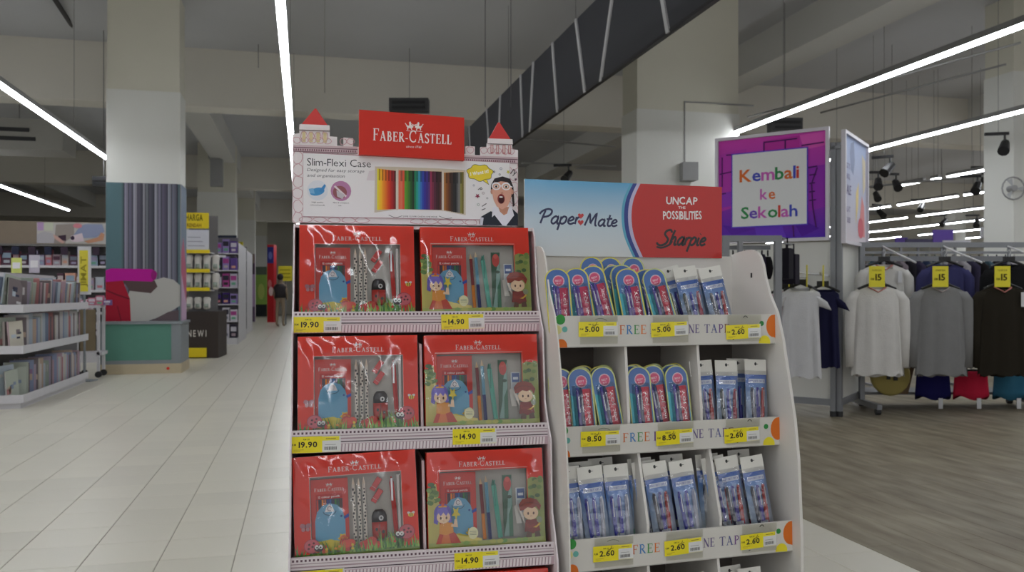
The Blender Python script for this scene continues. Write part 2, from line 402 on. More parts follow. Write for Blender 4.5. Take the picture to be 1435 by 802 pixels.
# ---- pillars
def pillar(xl, xr, z, dep, split, name='pillar'):
    a = P(xl, HY, z); b = P(xr, HY, z); y = (a.y+b.y)/2
    r = empty(name, ((a.x+b.x)/2, y, 0)); r['kind'] = 'structure'; w2 = (b.x-a.x)/2
    one('painted_shaft', PILL, lambda m: m.box(-w2, w2, 0, dep, 0, split), r)
    one('upper_shaft', PILH, lambda m: m.box(-w2+.012, w2-.012, .012, dep-.012, split, HCL-.003), r)
    return r, w2, y
pil1, pw1, py1 = pillar(151.5, 251, 12.0, .55, HC+2.9)
pil2, pw2, py2 = pillar(277, 330, 24.0, .6, HC+2.9)
pil3, pw3, py3 = pillar(333, 357, 33.0, .6, HC+2.9)
pillar(358, 374, 42.0, .6, HC+2.9)
pilr, pwr, pyr = pillar(885, 1046, 11.3, .55, HC+2.45)
pillar(1410, 1520, 12.2, .55, HC+3.2)
pillar(1337, 1355, 33, .6, HC+3.2)
pillar(1300, 1312, 44, .6, HC+3.2)

# ---- linear lights
HOUS = mat('light_housing', (150, 150, 150), .5, metal=.2)
GLOW = mat('light_diffuser', (246, 250, 255), .4, var=0, emit=TUBE)
WIRE = mat('steel_wire', (110, 110, 112), .5, metal=.4)
def light_line(x, segs, label, H=2.2, wd=.075):
    for (y0, y1) in segs:
        r = empty('ceiling_light', (x, y0, HC+H), 0, label, 'light', 'linear ceiling lights')
        L = y1-y0
        one('housing', HOUS, lambda b: b.box(-wd/2, wd/2, 0, L, .012, .07), r)
        one('diffuser', GLOW, lambda b: b.box(-wd/2+.003, wd/2-.003, .01, L-.01, -.012, .012), r)
        n = max(2, int(L/4))
        for k in range(n):
            yy = L*(k+.5)/n
            one('hanging_wire', WIRE, lambda b: b.tube([(0, yy, .07), (0, yy, HCL-HC-H-.003)], .003, 5), r)
def lx(px, py, H=2.2):
    z = H*FPX/(HY-py); return P(px, py, z)
def along(p1, p2, H=2.2):
    a, b = lx(*p1, H), lx(*p2, H); return (a.x+b.x)/2, min(a.y, b.y), max(a.y, b.y)
light_line(-3.1, [(-14, 14.9)], 'long white ceiling light at far left that ends behind the curtain pillar')
light_line(-6.0, [(-5, 24.3)], 'lower long white ceiling light at far left over the magazine shelves')
light_line(-.17, [(-15, 42)], 'long white ceiling light running down the tiled aisle beside the castle sign')
light_line(5.72, [(-12, 11.6)], 'long white ceiling light starting beside the big right pillar')
light_line(8.4, [(-2, 14.0)], 'long white ceiling light passing above the poster corner')
X, a, b_ = along((1411, 234), (1264, 260)); g1 = lx(1325, 249).y; g2 = lx(1302, 253).y
light_line(11.75, [(4, g1-.1), (g1+.1, g2-.1), (g2+.1, b_)], 'white ceiling light piece of the broken line over the clothes racks')
X = 14.3
def ys(px, py, H=2.2): return lx(px, py, H).y
light_line(14.3, [(6, ys(1364, 275)-.1), (ys(1364, 275)+.1, ys(1270, 289)-.15), (ys(1270, 289)+.15, ys(1234, 295)-.2), (ys(1234, 295)+.2, ys(1208, 300))], 'white ceiling light piece of the second broken line over the clothes racks')
light_line(16.9, [(8, ys(1305, 305)-.2), (ys(1305, 305)+.2, ys(1222, 316)-.3), (ys(1222, 316)+.3, 30)], 'white ceiling light piece of the third broken line, far behind the racks')
light_line(19.6, [(8, 33)], 'white ceiling light line fourth behind the clothes racks')
light_line(22.4, [(9, 27), (28, 40)], 'white ceiling light piece of the fifth line, deep in the store')
light_line(25.5, [(12, 44)], 'white ceiling light line deepest in the store at right')

# ---- hanging black bulkhead with slanted white strips
BLK = mat('charcoal_panel', (58, 59, 66), .6, var=.05)
STR = mat('white_strip', (205, 205, 208), .5)
XBK = 2.95
def onx(px, py):
    """point on the plane x = XBK seen at a pixel"""
    d = FW+(px-CX)/FPX*RT+Vector((0, 0, (HY-py)/FPX)); t = XBK/d.x; return Vector((0, 0, HC))+t*d
yfar = onx(656, 175).y; zt = HC+3.06; zb = HC+2.2
bk = empty('hanging_bulkhead', (XBK, 0, 0), 0, 'long charcoal bulkhead with slanted white strips hung over the aisle edge', 'bulkhead')
one('panel', BLK, lambda b: b.box(0, .03, 0.5, yfar, zb, zt), bk)
one('bottom_trim', mat('dark_trim', (28, 24, 30), .5), lambda b: b.box(-.008, .038, .5, yfar, zb-.03, zb), bk)
for (ax, ay, bx, by, wd) in ((930, 0, 936.5, 39, .06), (858.7, 0, 844, 105, .06), (807, 19, 820, 123, .06), (774.5, 53, 781.6, 150.7, .055), (748.5, 79, 743.7, 178, .06), (730, 99, 733, 187, .055), (702, 126, 700, 186, .06), (682, 147, 686, 206, .055), (658, 174, 659, 200, .05)):
    A = onx(ax, ay); B = onx(bx, by); tz = (zt-A.z)/(A.z-B.z+1e-6) if A.z < zt else 0
    dy = (A.y-B.y)/(A.z-B.z)
    yt = A.y+dy*(zt-A.z); yb = A.y+dy*(zb-.03-A.z)
    one('white_strip', STR, lambda b: b.prism([(yb-wd/2, zb-.03), (yb+wd/2, zb-.03), (yt+wd/2, zt), (yt-wd/2, zt)], 'x', -.018, -.001), bk)
for k in range(4):
    yy = 2.6+3.2*k
    one('hanging_wire', WIRE, lambda b: b.tube([(.015, yy, zt), (.015, yy, HCL-.003)], .003, 5), bk)

# ---- ducts, grilles, pipes, track lights
DARK = mat('dark_grille', (40, 40, 42), .7)
def hang_box(name, px0, px1, py0, py1, z, dep, m, label, cat, slots=0):
    a = P(px0, py1, z); b2 = P(px1, py0, z)
    r = empty(name, (a.x, a.y, a.z), -YAW, label, cat); W = (b2-a).dot(RT); H = b2.z-a.z
    one('casing', m, lambda b: b.box(0, W, 0, dep, 0, H), r)
    for k in range(slots):
        one('slot', DARK, lambda b: b.box(W*.08, W*.92, -.02, .0, H*(.15+.8*k/slots), H*(.15+.8*k/slots+.4/slots)), r)
    one('drop_rod', WIRE, lambda b: b.tube([(W/2, dep/2, H), (W/2, dep/2, HCL-a.z-.003)], .005, 6), r)
    return r
gr = lambda: mat('grille_grey', (62, 62, 64), .6)
hang_box('air_grille', 545, 600, 137, 155, 14.6, .25, gr(), 'dark rectangular air grille hanging above the red sign', 'grille', 2)
hang_box('air_grille', 129, 151, 247, 261, 13.6, .25, gr(), 'small dark air grille beside the curtain pillar', 'grille', 2)
hang_box('air_grille', 1082, 1125, 165, 183, 12.3, .25, gr(), 'dark air grille hanging above the purple poster', 'grille', 2)
DUCT = mat('duct_paint', (150, 148, 142), .7, var=.05)
a = P(2, 200, 15); 
r = empty('air_duct', (a.x, a.y, a.z), 0, 'pale square air duct at far left with two dark slots', 'duct')
one('casing', DUCT, lambda b: b.box(-4, 1.0, 0, .9, -.1, .45), r)
for k in range(2): one('slot', DARK, lambda b: b.box(-1.0, .55-.1*k, -.02+.001, .0, .05+.16*k, .12+.16*k), r)
one('drop_rod', WIRE, lambda b: b.tube([(.2, .3, .45), (.2, .3, HCL-a.z-.003)], .006, 6), r)
PIPE = mat('pipe_grey', (150, 150, 148), .6)
def pipe(p0, p1, rad, label, m=PIPE):
    b = MB(); b.smooth = True; b.tube([p0, p1], rad, 8); o = b.build('ceiling_pipe', m); tag(o, label, 'pipe', 'ceiling pipes')
pipe(P(58, -30, 11), P(137, 92, 17), .035, 'thin dark pipe under the ceiling left of the curtain pillar', mat('dark_pipe', (60, 58, 58), .6))
pipe(P(1048, 164, 10.9), P(1430, 60, 8), .012, 'thin pipe above the long light right of the pillar')
pipe(P(1150, 158, 14), P(1410, 90, 12), .016, 'grey pipe crossing above the right ceiling lights')
pipe(P(700, 191, 20), P(863, 206, 20), .02, 'thin grey pipe behind the bulkhead by the big pillar')
pipe(P(730, 228, 19), P(863, 233, 19), .02, 'thin dark pipe just above the blue and red sign')
pipe(P(1215, 262, 16), P(1440, 240, 14), .02, 'thin track rail above the clothes racks')
pipe(P(455, -20, 9), P(455, 130, 15.2), .006, 'thin conduit above the castle display')
for k, px in enumerate((31, 45, 52, 119, 134, 362, 680, 716)):
    z = 14.5 if px < 400 else 11
    y0 = 95 if px < 400 else 150
    a = P(px, y0, z)
    tag(one('hanger_rod', WIRE, lambda b: b.tube([(a.x, a.y, a.z), (a.x, a.y, HCL-.003)], .006, 5)), 'thin steel rod hanging straight down from the ceiling slab', 'rod', 'thin ceiling rods')
SPOT = mat('black_metal', (26, 26, 28), .5)
def spot(px, py, z, label, s=1.0):
    p = P(px, py, z)
    r = empty('track_spotlight', p, -YAW+rnd.uniform(-.6, .6), label, 'spotlight', 'black track spotlights')
    one('track_adapter', SPOT, lambda b: b.box(-.17*s, .13*s, -.02, .02, .15*s, .19*s), r)
    one('stem', SPOT, lambda b: b.tube([(.08*s, 0, .17*s), (.08*s, 0, .03*s)], .015*s, 6), r)
    b = MB(); b.tube([(.1*s, .05, .05*s), (.02*s, -.14*s, -.09*s)], [.055*s, .075*s], 10); b.build('lamp_head', SPOT, r)
    one('drop_rod', WIRE, lambda b: b.tube([(.0, 0, .19*s), (0, 0, HCL-p.z-.003)], .003, 5), r)
for q in ((1399, 205, 11.5, 'black track spotlight right under the long light near the right edge'), (1239, 236, 12.5, 'black track spotlight beside the small poster, upper one'),
          (1224, 256, 14, 'black track spotlight at the edge of the small poster'), (1250, 258, 14.5, 'black track spotlight left of the broken light line'),
          (1374, 247, 16, 'black track spotlight just below the first broken light line'), (1362, 262, 13.5, 'black track spotlight beside the gap in the second line'),
          (1223, 274, 17, 'small dark track spotlight with reddish end by the poster'), (1230, 298, 19, 'small black track spotlight on the second broken line'),
          (1287, 290, 20, 'small black track spotlight under the second broken line'), (1319, 311, 22, 'tiny black track spotlight on the fourth line'),
          (1364, 312, 20, 'tiny black track spotlight near the far purple sign'), (790, 246, 14, 'black track spotlight right above the blue and white sign')):
    spot(*q)
for (px, py, z) in ((1420, 264, 12.0),):
    p = P(px, py, z); r = empty('wall_fan', p, -YAW, 'round grey wall fan on the far right pillar', 'fan')
    b = MB(); b.smooth = True
    b.tube([(.16*math.cos(2*PI*k/16), 0, .16*math.sin(2*PI*k/16)) for k in range(17)], .012, 6); b.build('guard_ring', mat('fan_grey', (150, 150, 150), .5), r)
    one('motor', mat('fan_grey'), lambda b: b.tube([(0, -.04, 0), (0, .1, 0)], .045, 10), r)
    for k in range(3):
        t = k*2*PI/3
        one('blade', mat('fan_blade', (178, 180, 182), .5), lambda b: b.prism([(.03*math.cos(t), .03*math.sin(t)), (.14*math.cos(t-.35), .14*math.sin(t-.35)), (.15*math.cos(t+.2), .15*math.sin(t+.2))], 'y', -.012, -.006), r)
p = P(303, 238, 23.3); r = empty('wall_speaker', p, 0, 'grey box speaker on a bracket on the second pillar left of the aisle', 'speaker')
one('cabinet', mat('speaker_grey', (150, 150, 150), .6), lambda b: b.prism([(-.16, 0), (.16, -.05), (.17, .2), (-.16, .2)], 'z', -.45, .3), r)
one('bracket', PIPE, lambda b: b.box(-.2, .1, -.1, .25, .3, .38), r)
p = P(968, 240, 11.15); r = empty('wall_speaker', p, 0, 'small grey box speaker mounted on the big right pillar', 'speaker')
one('cabinet', mat('speaker_grey', (150, 150, 150), .6), lambda b: b.prism([(-.11, 0), (.09, -.04), (.1, .16), (-.09, .16)], 'z', -.12, .12), r)
one('conduit', PIPE, lambda b: b.tube([(-.02, .14, .12), (-.02, .14, .95), (1.0, .14, .95)], .012, 6), r)
# ================================================================== the red gift-box stand
A1 = -YAW+R_(11.9)            # direction of the stand's width
def from_cam(x, z): return RT*x+FW*z
c1 = from_cam(-.265, 2.252)
stand1 = empty('castle_display_stand', (c1.x, c1.y, 0), A1, 'white cardboard floor stand with castle top, filled with red gift boxes', 'display stand')
SIDE = mat('pinkish_cardboard', (222, 212, 214), .6, var=.03)
prof = [(0, 0), (0, 1.29), (-.115, 1.292), (-.135, 1.27), (-.165, 1.12), (-.2, 1.06), (-.225, 1.03), (-.235, .95), (-.245, .86), (-.27, .815), (-.305, .77), (-.312, .66), (-.318, .6), (-.345, .55), (-.368, .5), (-.375, .4), (-.385, .3), (-.415, .25), (-.425, .18), (-.425, 0)]
for x0 in (-.304, .3):
    one('side_panel', SIDE, lambda b: b.prism(prof, 'x', x0, x0+.004), stand1)
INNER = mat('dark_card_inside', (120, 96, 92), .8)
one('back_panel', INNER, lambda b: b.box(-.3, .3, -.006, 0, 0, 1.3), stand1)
one('top_ledge', SIDE, lambda b: b.box(-.3, .3, -.115, -.006, 1.284, 1.292), stand1)
LIPS = [(-.19, 1.077), (-.275, .807), (-.335, .5345), (-.39, .262)]
STONE = (224, 208, 212); MAUVE = (150, 118, 130); DKM = (82, 56, 68)
def price_tag(par, x, y, z, price, tilt=0.0, w=.112, h=.037, scrawl=True):
    b = Print(.00002)
    s = w/240.0      # 240 units wide, 78 high
    b.rect(0, 0, w*.63, h, (238, 222, 36)); b.rect(w*.63, h*.06, w, h*.97, (226, 226, 224))
    b.rect(w*.63, h*.72, w*.97, h*.97, (236, 222, 60))
    b.text('RM', w*.03, h*.45, h*.13, (90, 80, 20), .01)
    b.text(price, w*.16, h*.34, h*.34, (30, 28, 24), .03, width=w*.38)
    b.text('RM 1.50', w*.25, h*.78, h*.09, (70, 60, 20), .01)
    for k, ww in ((.18, .2), (.1, .13)): b.rect(w*.06, h*k, w*(.06+ww), h*(k+.03), (190, 170, 40))
    b.rect(w*.7, h*.82, w*.9, h*.86, (140, 120, 40))
    for k in range(14):
        xx = w*(.67+.018*k+(k % 3)*.002); b.rect(xx, h*.14, xx+w*(.007+.004*(k % 2)), h*.34, (50, 50, 52))
    b.rect(w*.68, h*.45, w*.9, h*.48, (150, 150, 150))
    b.y = 0.0; b.b.box(0, w, .00012, .0012, 0, h, (232, 228, 200))
    if w and scrawl: pass
    return b.build('price_tag', PRG, par, (x, y, z), 0, rot=(0, -tilt, 0))
LW, LH = .600, .051
def lip_print(par, y):
    b = Print(.00001)
    b.rect(-.3, 0, .3, LH, (226, 216, 218))
    for k in range(66):
        u = -.297+.009*k; b.rect(u, LH-.0085, u+.0045, LH-.0035, (104, 78, 90))
    b.rect(-.3, LH-.014, .3, LH-.0122, (170, 150, 156))
    b.rect(-.3, LH-.0215, .3, LH-.0185, (176, 152, 160))
    b.rect(-.3, LH-.0285, .3, LH-.0262, (84, 66, 76))
    b.rect(-.3, 0, .3, LH-.0315, (196, 170, 178))
    for k in range(76):
        u = -.298+.0078*k
        b.poly([(u, .0012), (u+.0052, .0012), (u+.0066, LH-.0325), (u+.0014, LH-.0325)], (230, 220, 222), up=(k == 0))
        b.line([(u-.0004, .001), (u+.001, LH-.033)], .0009, (96, 70, 84), up=False)
    return b.build('lip_print', PR, par, (0, y-.0045, 0))
for i, (yl, zt_) in enumerate(LIPS):
    one('shelf', SIDE, lambda b: b.box(-.3, .3, yl+.002, -.006, zt_-LH+.004, zt_-LH+.01), stand1)
    lp = one('shelf_lip', SIDE, lambda b: b.box(-.3, .3, yl-.004, yl+.002, 0, LH), stand1, loc=(0, 0, zt_-LH))
    lip_print(lp, yl)
    one('lip_fold', SIDE, lambda b: b.box(-.3, .3, yl+.002, yl+.006, 0, .002), stand1, loc=(0, 0, zt_-.0022))
    if i: one('divider', SIDE, lambda b: b.prism([(-.006, zt_-LH+.01), (yl+.02, zt_-LH+.01), (yl+.03, zt_), (yl+.075, zt_+.19), (-.006, zt_+.19)], 'x', -.003, .003), stand1)
    yy = yl-.0075
    if i == 0: price_tag(lp, -.301, yy, .002, '19.90', 0, .112); price_tag(lp, .052, yy, .006, '14.90', .02, .108)
    if i == 1: price_tag(lp, -.303, yy, .001, '19.90', 0, .112); price_tag(lp, .068, yy, .007, '14.90', 0, .105)
    if i == 2: price_tag(lp, -.298, yy, -.015, '19.90', .02, .115); price_tag(lp, .064, yy, .004, '14.90', .01, .105)
    if i == 3: price_tag(lp, -.298, yy, .0, '19.90', 0, .112); price_tag(lp, .064, yy, .0, '14.90', 0, .105)

def knights(b, cx, z, s, col):
    """little emblem of two riders meeting with lances"""
    for k in (-1, 1):
        m = lambda pts: [(cx+k*a*s, z+c*s) for a, c in pts]
        b.poly(m([(.08, .42), (.2, .62), (.42, .62), (.7, .5), (.85, .62), (.95, .5), (.8, .34), (.8, .1), (.7, 0), (.66, .26), (.4, .24), (.3, 0), (.22, .02), (.28, .3), (.14, .3)]), col)
        b.poly(m([(.35, .58), (.38, .95), (.5, 1.02), (.6, .9), (.56, .56)]), col)
        b.line(m([(-.45, .42), (.3, .74), (.6, .86)]), .07*s, col)
        b.line(m([(.9, .6), (1.05, .8)]), .08*s, col)
    b.line([(cx-.9*s, z-.06*s), (cx-.2*s, z-.12*s), (cx+.4*s, z-.05*s), (cx+.95*s, z-.1*s)], .05*s, col)

# ---- header board in the outline of a castle wall
hd = empty('header_board', (-.015, -.012, 1.304), 0); hd.parent = stand1
def U(X): return (X/4.22-169.5)*.001865
def V(Y): return (714-Y)/4.22*.00189
HT = .012
outline = [(U(45), 0), (U(45), V(208)), (U(84), V(200)), (U(84), V(178)), (U(258), V(178)), (U(258), V(212)), (U(300), V(214)), (U(300), V(264)), (U(336), V(266)), (U(336), V(216)), (U(392), V(218)), (U(392), V(266)),
           (U(1064), V(288)), (U(1064), V(240)), (U(1120), V(240)), (U(1120), V(292)), (U(1156), V(292)), (U(1156), V(242)), (U(1196), V(240)), (U(1196), V(216)), (U(1352), V(218)), (U(1352), V(250)), (U(1388), V(252)), (U(1388), 0)]
CARDW = mat('castle_card', (232, 224, 224), .55, var=.02)
hb = one('castle_wall', CARDW, lambda b: b.prism(outline, 'y', -HT, 0), hd)
b = Print(.00002)
inner = [(U(106), V(680)), (U(106), V(312)), (U(1336), V(332)), (U(1336), V(680))]
ring = (206, 160, 166); wob = random.Random(3)
# stones of the border: uneven rounded outlines
def stone(cx, cz, rx, rz):
    pts = [(cx+rx*(1+wob.uniform(-.18, .18))*math.cos(t*PI/4.5), cz+rz*(1+wob.uniform(-.18, .18))*math.sin(t*PI/4.5)) for t in range(9)]
    b.line(pts, .0016, ring, closed=True)
z = .012
while z < V(330):
    stone(U(76), z, .0125, .016); stone(U(1362), z, .0115, .015); z += .031
u = U(120)
while u < U(1330): 
    if not (U(520) < u < U(700)) : stone(u, .008, .017, .007)
    u += .036
for X in range(70, 400, 44): stone(U(X), V(240) if X < 290 or X > 330 else V(300), .009, .008)
for X in (110, 150, 190, 230): b.rect(U(X)-.004, V(250), U(X)+.0045, V(190), (214, 196, 150) if X % 4 else (200, 140, 140)); stone(U(X), V(215), .008, .012)
for X in (1090, 1175, 1220, 1262, 1305, 1345): stone(U(X), V(262), .009, .009)
for X in (1225, 1260, 1300, 1335): b.rect(U(X)-.004, V(280), U(X)+.004, V(226), (196, 130, 134)); b.rect(U(X)-.002, V(270), U(X)+.002, V(230), (226, 210, 204))
for (X0, X1, Y) in ((50, 418, 268), (1050, 1386, 296)):
    b.rect(U(X0), V(Y+38), U(X1), V(Y), (206, 182, 186)); b.rect(U(X0), V(Y+18), U(X1), V(Y+12), (120, 88, 98)); b.rect(U(X0), V(Y+40), U(X1), V(Y+36), (128, 92, 102))
    n = int((X1-X0)/13)
    for k in range(n): b.rect(U(X0+13*k), V(Y+33), U(X0+13*k+7), V(Y+22), (120, 84, 96))
for X0, X1, Y in ((84, 258, 152), (1196, 1352, 190)): b.rect(U(X0), V(Y+30), U(X1), V(Y), (188, 176, 180)); b.rect(U(X0), V(Y+33), U(X1), V(Y+30), (110, 84, 94))
b.poly(inner, (236, 234, 234)); b.line(inner, .0014, (178, 140, 148), closed=True)
K = (62, 62, 66)
# title in serif-like lettering
b.text('Slim-Flexi Case', U(128), V(386), .0195, K, -.004, width=U(500)-U(128))
b.text('Designed for easy storage', U(128), V(418), .008, (88, 88, 94), 0, slant=.2, width=U(458)-U(128))
b.text('and organisation', U(128), V(450), .008, (88, 88, 94), 0, slant=.2, width=U(345)-U(128))
b.ell(U(188), V(528), .0262, .0262, (222, 226, 232)); b.ell(U(186), V(535), .019, .010, (70, 150, 205), rot=.25)
b.poly([(U(195), V(530)), (U(228), V(490)), (U(236), V(500)), (U(215), V(545))], (66, 140, 200)); b.poly([(U(138), V(520)), (U(165), V(515)), (U(172), V(548)), (U(145), V(545))], (120, 180, 220))
b.ell(U(322), V(528), .0262, .0262, (186, 130, 170)); b.ell(U(316), V(536), .018, .017, (150, 90, 96)); b.line([(U(285), V(500)), (U(352), V(560))], .005, (224, 210, 214)); b.poly([(U(296), V(524)), (U(345), V(550)), (U(330), V(575)), (U(300), V(560))], (196, 190, 196))
b.text('High quality', U(155), V(600), .0035, (60, 60, 60), 0, width=U(222)-U(155)); b.text('coloured pencils', U(146), V(616), .0035, (60, 60, 60), 0, width=U(230)-U(146))
b.text('Slim & compact', U(276), V(600), .0035, (60, 60, 60), 0, width=U(370)-U(276)); b.text('case', U(306), V(616), .0035, (60, 60, 60), 0)
# the open pencil case: every pencil a coloured bar
b.poly([(U(516), V(650)), (U(650), V(628)), (U(920), V(630)), (U(1062), V(655)), (U(1062), V(385)), (U(920), V(380)), (U(650), V(378)), (U(520), V(380))], (206, 196, 176))
b.poly([(U(470), V(462)), (U(520), V(462)), (U(520), V(400)), (U(485), V(408))], (226, 216, 220))
pal1 = [(240, 225, 60), (246, 208, 50), (250, 190, 40), (246, 165, 40), (240, 140, 36), (236, 120, 34), (226, 92, 32), (214, 70, 32), (200, 44, 34), (178, 40, 40), (150, 34, 40), (110, 34, 34)]
pal2 = [(232, 110, 80), (228, 120, 90), (222, 90, 60), (96, 160, 50), (80, 140, 44), (60, 118, 50), (40, 84, 40), (36, 60, 40), (30, 130, 90), (40, 160, 140), (50, 150, 180), (60, 110, 190), (50, 70, 170), (60, 50, 150), (64, 44, 130), (84, 50, 120), (150, 50, 80), (120, 44, 70), (88, 40, 60), (70, 34, 44), (60, 34, 36), (90, 50, 44)]
pal3 = [(170, 110, 50), (140, 86, 40), (110, 64, 34), (84, 54, 36), (60, 44, 38), (46, 44, 42), (40, 40, 40), (90, 90, 92), (120, 120, 116), (140, 134, 70), (120, 110, 50)]
for pal, X0, X1, Yt0, Yt1, Yb0, Yb1 in ((pal1, 532, 642, 392, 402, 634, 626), (pal2, 658, 916, 398, 398, 626, 626), (pal3, 930, 1050, 404, 396, 628, 648)):
    n = len(pal)
    for k, c in enumerate(pal):
        f = k/n; xa = U(X0+(X1-X0)*f); xb = U(X0+(X1-X0)*(k+1)/n)+.0002; zb0 = V(Yb0+(Yb1-Yb0)*f); zt0 = V(Yt0+(Yt1-Yt0)*f)
        zm = zb0+(zt0-zb0)*.72; dk = tuple(int(x*.72) for x in c)
        b.poly([(xa, zb0), (xb, zb0), (xb, zm), (xa, zm)], c, up=(k == 0)); b.poly([(xa, zm), (xb, zm), (xb, zt0), (xa, zt0)], dk if k % 2 else c, up=False)
        b.poly([(xa, zt0), (xb, zt0), ((xa+xb)/2, zt0+.003)], (220, 196, 160), up=False)
b.rect(U(643), V(632), U(656), V(390), (214, 204, 190)); b.rect(U(917), V(632), U(929), V(392), (214, 204, 190))
for a0, a1 in ((600, 680), (900, 980)): b.line(catmull([(U(a0), V(662)), (U((a0+a1)/2), V(676)), (U(a1), V(665 if a0 < 700 else 672))]), .0012, K)
b.text('SOME CLEVER CASE IN ONE MOVE', U(684), V(672), .0036, (70, 66, 66), .0, width=U(890)-U(684))
# speech cloud
cl = [(U(1150+78*math.cos(t)*(1+.07*math.sin(7*t))), V(398-48*math.sin(t)*(1+.1*math.sin(7*t)))) for t in [2*PI*k/42 for k in range(42)]]
b.poly(cl+[], (236, 214, 60)); b.poly([(U(1166), V(440)), (U(1206), V(468)), (U(1192), V(436))], (236, 214, 60)); b.line(cl, .0013, (70, 70, 40), closed=True); b.line([(U(1166), V(444)), (U(1206), V(468)), (U(1194), V(442))], .0012, (70, 70, 40))
b.text('I Want it!', U(1092), V(418), .0088, (248, 246, 236), .04, slant=.1, width=U(1208)-U(1092), rot=.2)
for (X, Y, c, r) in ((1238, 390, (60, 60, 60), .003), (1280, 370, (170, 170, 180), .004), (1272, 405, (120, 120, 120), .003), (1112, 475, (170, 170, 180), .003), (1170, 520, (190, 180, 180), .004), (1195, 550, (170, 170, 170), .003), (1140, 590, (180, 190, 180), .004)): b.ell(U(X), V(Y), r, r, c, 8); b.ell(U(X), V(Y), r*.5, r*.5, (236, 234, 234), 6)
def star(cx, cz, r, c): b.poly([(cx+r*(1 if k % 2 else .42)*math.sin(k*PI/5), cz+r*(1 if k % 2 else .42)*math.cos(k*PI/5)) for k in range(10)], c)
star(U(1135), V(538), .0072, (150, 50, 80)); star(U(1325), V(388), .006, (210, 200, 70)); star(U(1372), V(432), .005, (90, 60, 80))
for (xa, ya, xb, yb) in ((1138, 500, 1160, 486), (1150, 500, 1166, 494), (1162, 600, 1190, 582), (1160, 622, 1184, 612), (1340, 400, 1360, 370), (1352, 412, 1378, 386), (1362, 400, 1366, 372)): b.line([(U(xa), V(ya)), (U(xb), V(yb))], .002, (66, 60, 66))
# the shouting girl in white glasses, a printed photo
HAIR = (44, 36, 40); SK = (222, 168, 146)
b.poly([(U(1216), V(520)), (U(1218), V(470)), (U(1240), V(430)), (U(1290), V(416)), (U(1338), V(430)), (U(1358), V(480)), (U(1362), V(540)), (U(1366), V(590)), (U(1354), V(600)), (U(1348), V(540)), (U(1240), V(520))], HAIR)
b.ell(U(1224), V(510), .004, .007, (206, 150, 128), 10); b.ell(U(1350), V(508), .004, .007, (206, 150, 128), 10)
b.poly([(U(1150), V(712)), (U(1156), V(662)), (U(1215), V(628)), (U(1290), V(640)), (U(1350), V(610)), (U(1386), V(640)), (U(1386), V(712))], (36, 42, 54))
b.poly([(U(1146), V(712)), (U(1154), V(664)), (U(1172), V(668)), (U(1166), V(712))], (206, 206, 216))
b.poly([(U(1228), V(604)), (U(1246), V(598)), (U(1300), V(640)), (U(1345), V(590)), (U(1362), V(650)), (U(1310), V(716)), (U(1290), V(712)), (U(1240), V(650)), (U(1224), V(664))], (232, 232, 240))
b.poly([(U(1262), V(600)), (U(1330), V(600)), (U(1318), V(640)), (U(1298), V(650)), (U(1274), V(630))], (198, 142, 116))
face = [(U(1226), V(520)), (U(1228), V(470)), (U(1250), V(436)), (U(1290), V(426)), (U(1330), V(440)), (U(1348), V(480)), (U(1344), V(545)), (U(1322), V(596)), (U(1288), V(616)), (U(1254), V(598)), (U(1234), V(560))]
b.poly(face, SK); b.poly([(U(1228), V(478)), (U(1250), V(434)), (U(1290), V(420)), (U(1332), V(436)), (U(1350), V(480)), (U(1320), V(450)), (U(1280), V(446)), (U(1246), V(456))], HAIR)
for X in (1250, 1312):
    b.ell(U(X), V(476), .0125, .0105, (238, 236, 240)); b.ell(U(X), V(477), .0092, .0072, (216, 172, 150)); b.ell(U(X), V(477), .005, .0034, (245, 245, 245)); b.ell(U(X), V(478), .0028, .003, (34, 24, 22))
b.line([(U(1272), V(474)), (U(1290), V(474))], .0025, (238, 236, 240)); b.line([(U(1338), V(474)), (U(1352), V(480))], .0022, (238, 236, 240))
b.poly([(U(1278), V(515)), (U(1290), V(512)), (U(1296), V(518)), (U(1284), V(522))], (190, 130, 106))
b.ell(U(1281), V(552), .0102, .0135, (150, 58, 56)); b.ell(U(1282), V(556), .0078, .0108, (62, 14, 18)); b.ell(U(1280), V(541), .005, .002, (236, 232, 226))
b.build('header_print', PR, hd, (0, -HT-.0002, 0))
for X0, X1, XT, Yb, Yt in ((96, 246, 176, 150, 55), (1208, 1342, 1268, 190, 90)):
    one('red_roof', mat('roof_red', (206, 52, 48), .5), lambda b: b.prism([(U(X0), V(Yb)), (U(X1), V(Yb)), (U(XT+4), V(Yt)), (U(XT-4), V(Yt))], 'y', -HT-.001, -.001), hd)
    one('roof_ledge', CARDW, lambda b: b.prism([(U(X0-12), V(Yb+30)), (U(X1+12), V(Yb+30)), (U(X1+10), V(Yb)), (U(X0-8), V(Yb))], 'y', -HT-.004, -HT-.0025), hd)
RED = mat('brand_red', (206, 48, 34), .5, var=.02, spec=.25)
rb = one('brand_board', RED, lambda b: b.prism([(U(425), V(318)), (U(1047), V(333)), (U(1047), V(80)), (U(425), V(60))], 'y', -.034, -.0125), hd)
b = Print(.00003); W_ = (240, 228, 224)
b.serif('FABER-CASTELL', U(497), V(238), V(182)-V(238), W_, big='FC', width=U(975)-U(497)-.004)
knights(b, U(738), V(168), .0225, W_)
b.text('since 1761', U(692), V(270), .0058, W_, 0, slant=.15, width=U(782)-U(692))
o = b.build('brand_print', PR, rb, (0, -.0342, 0), rot=(0, R_(.9), 0))

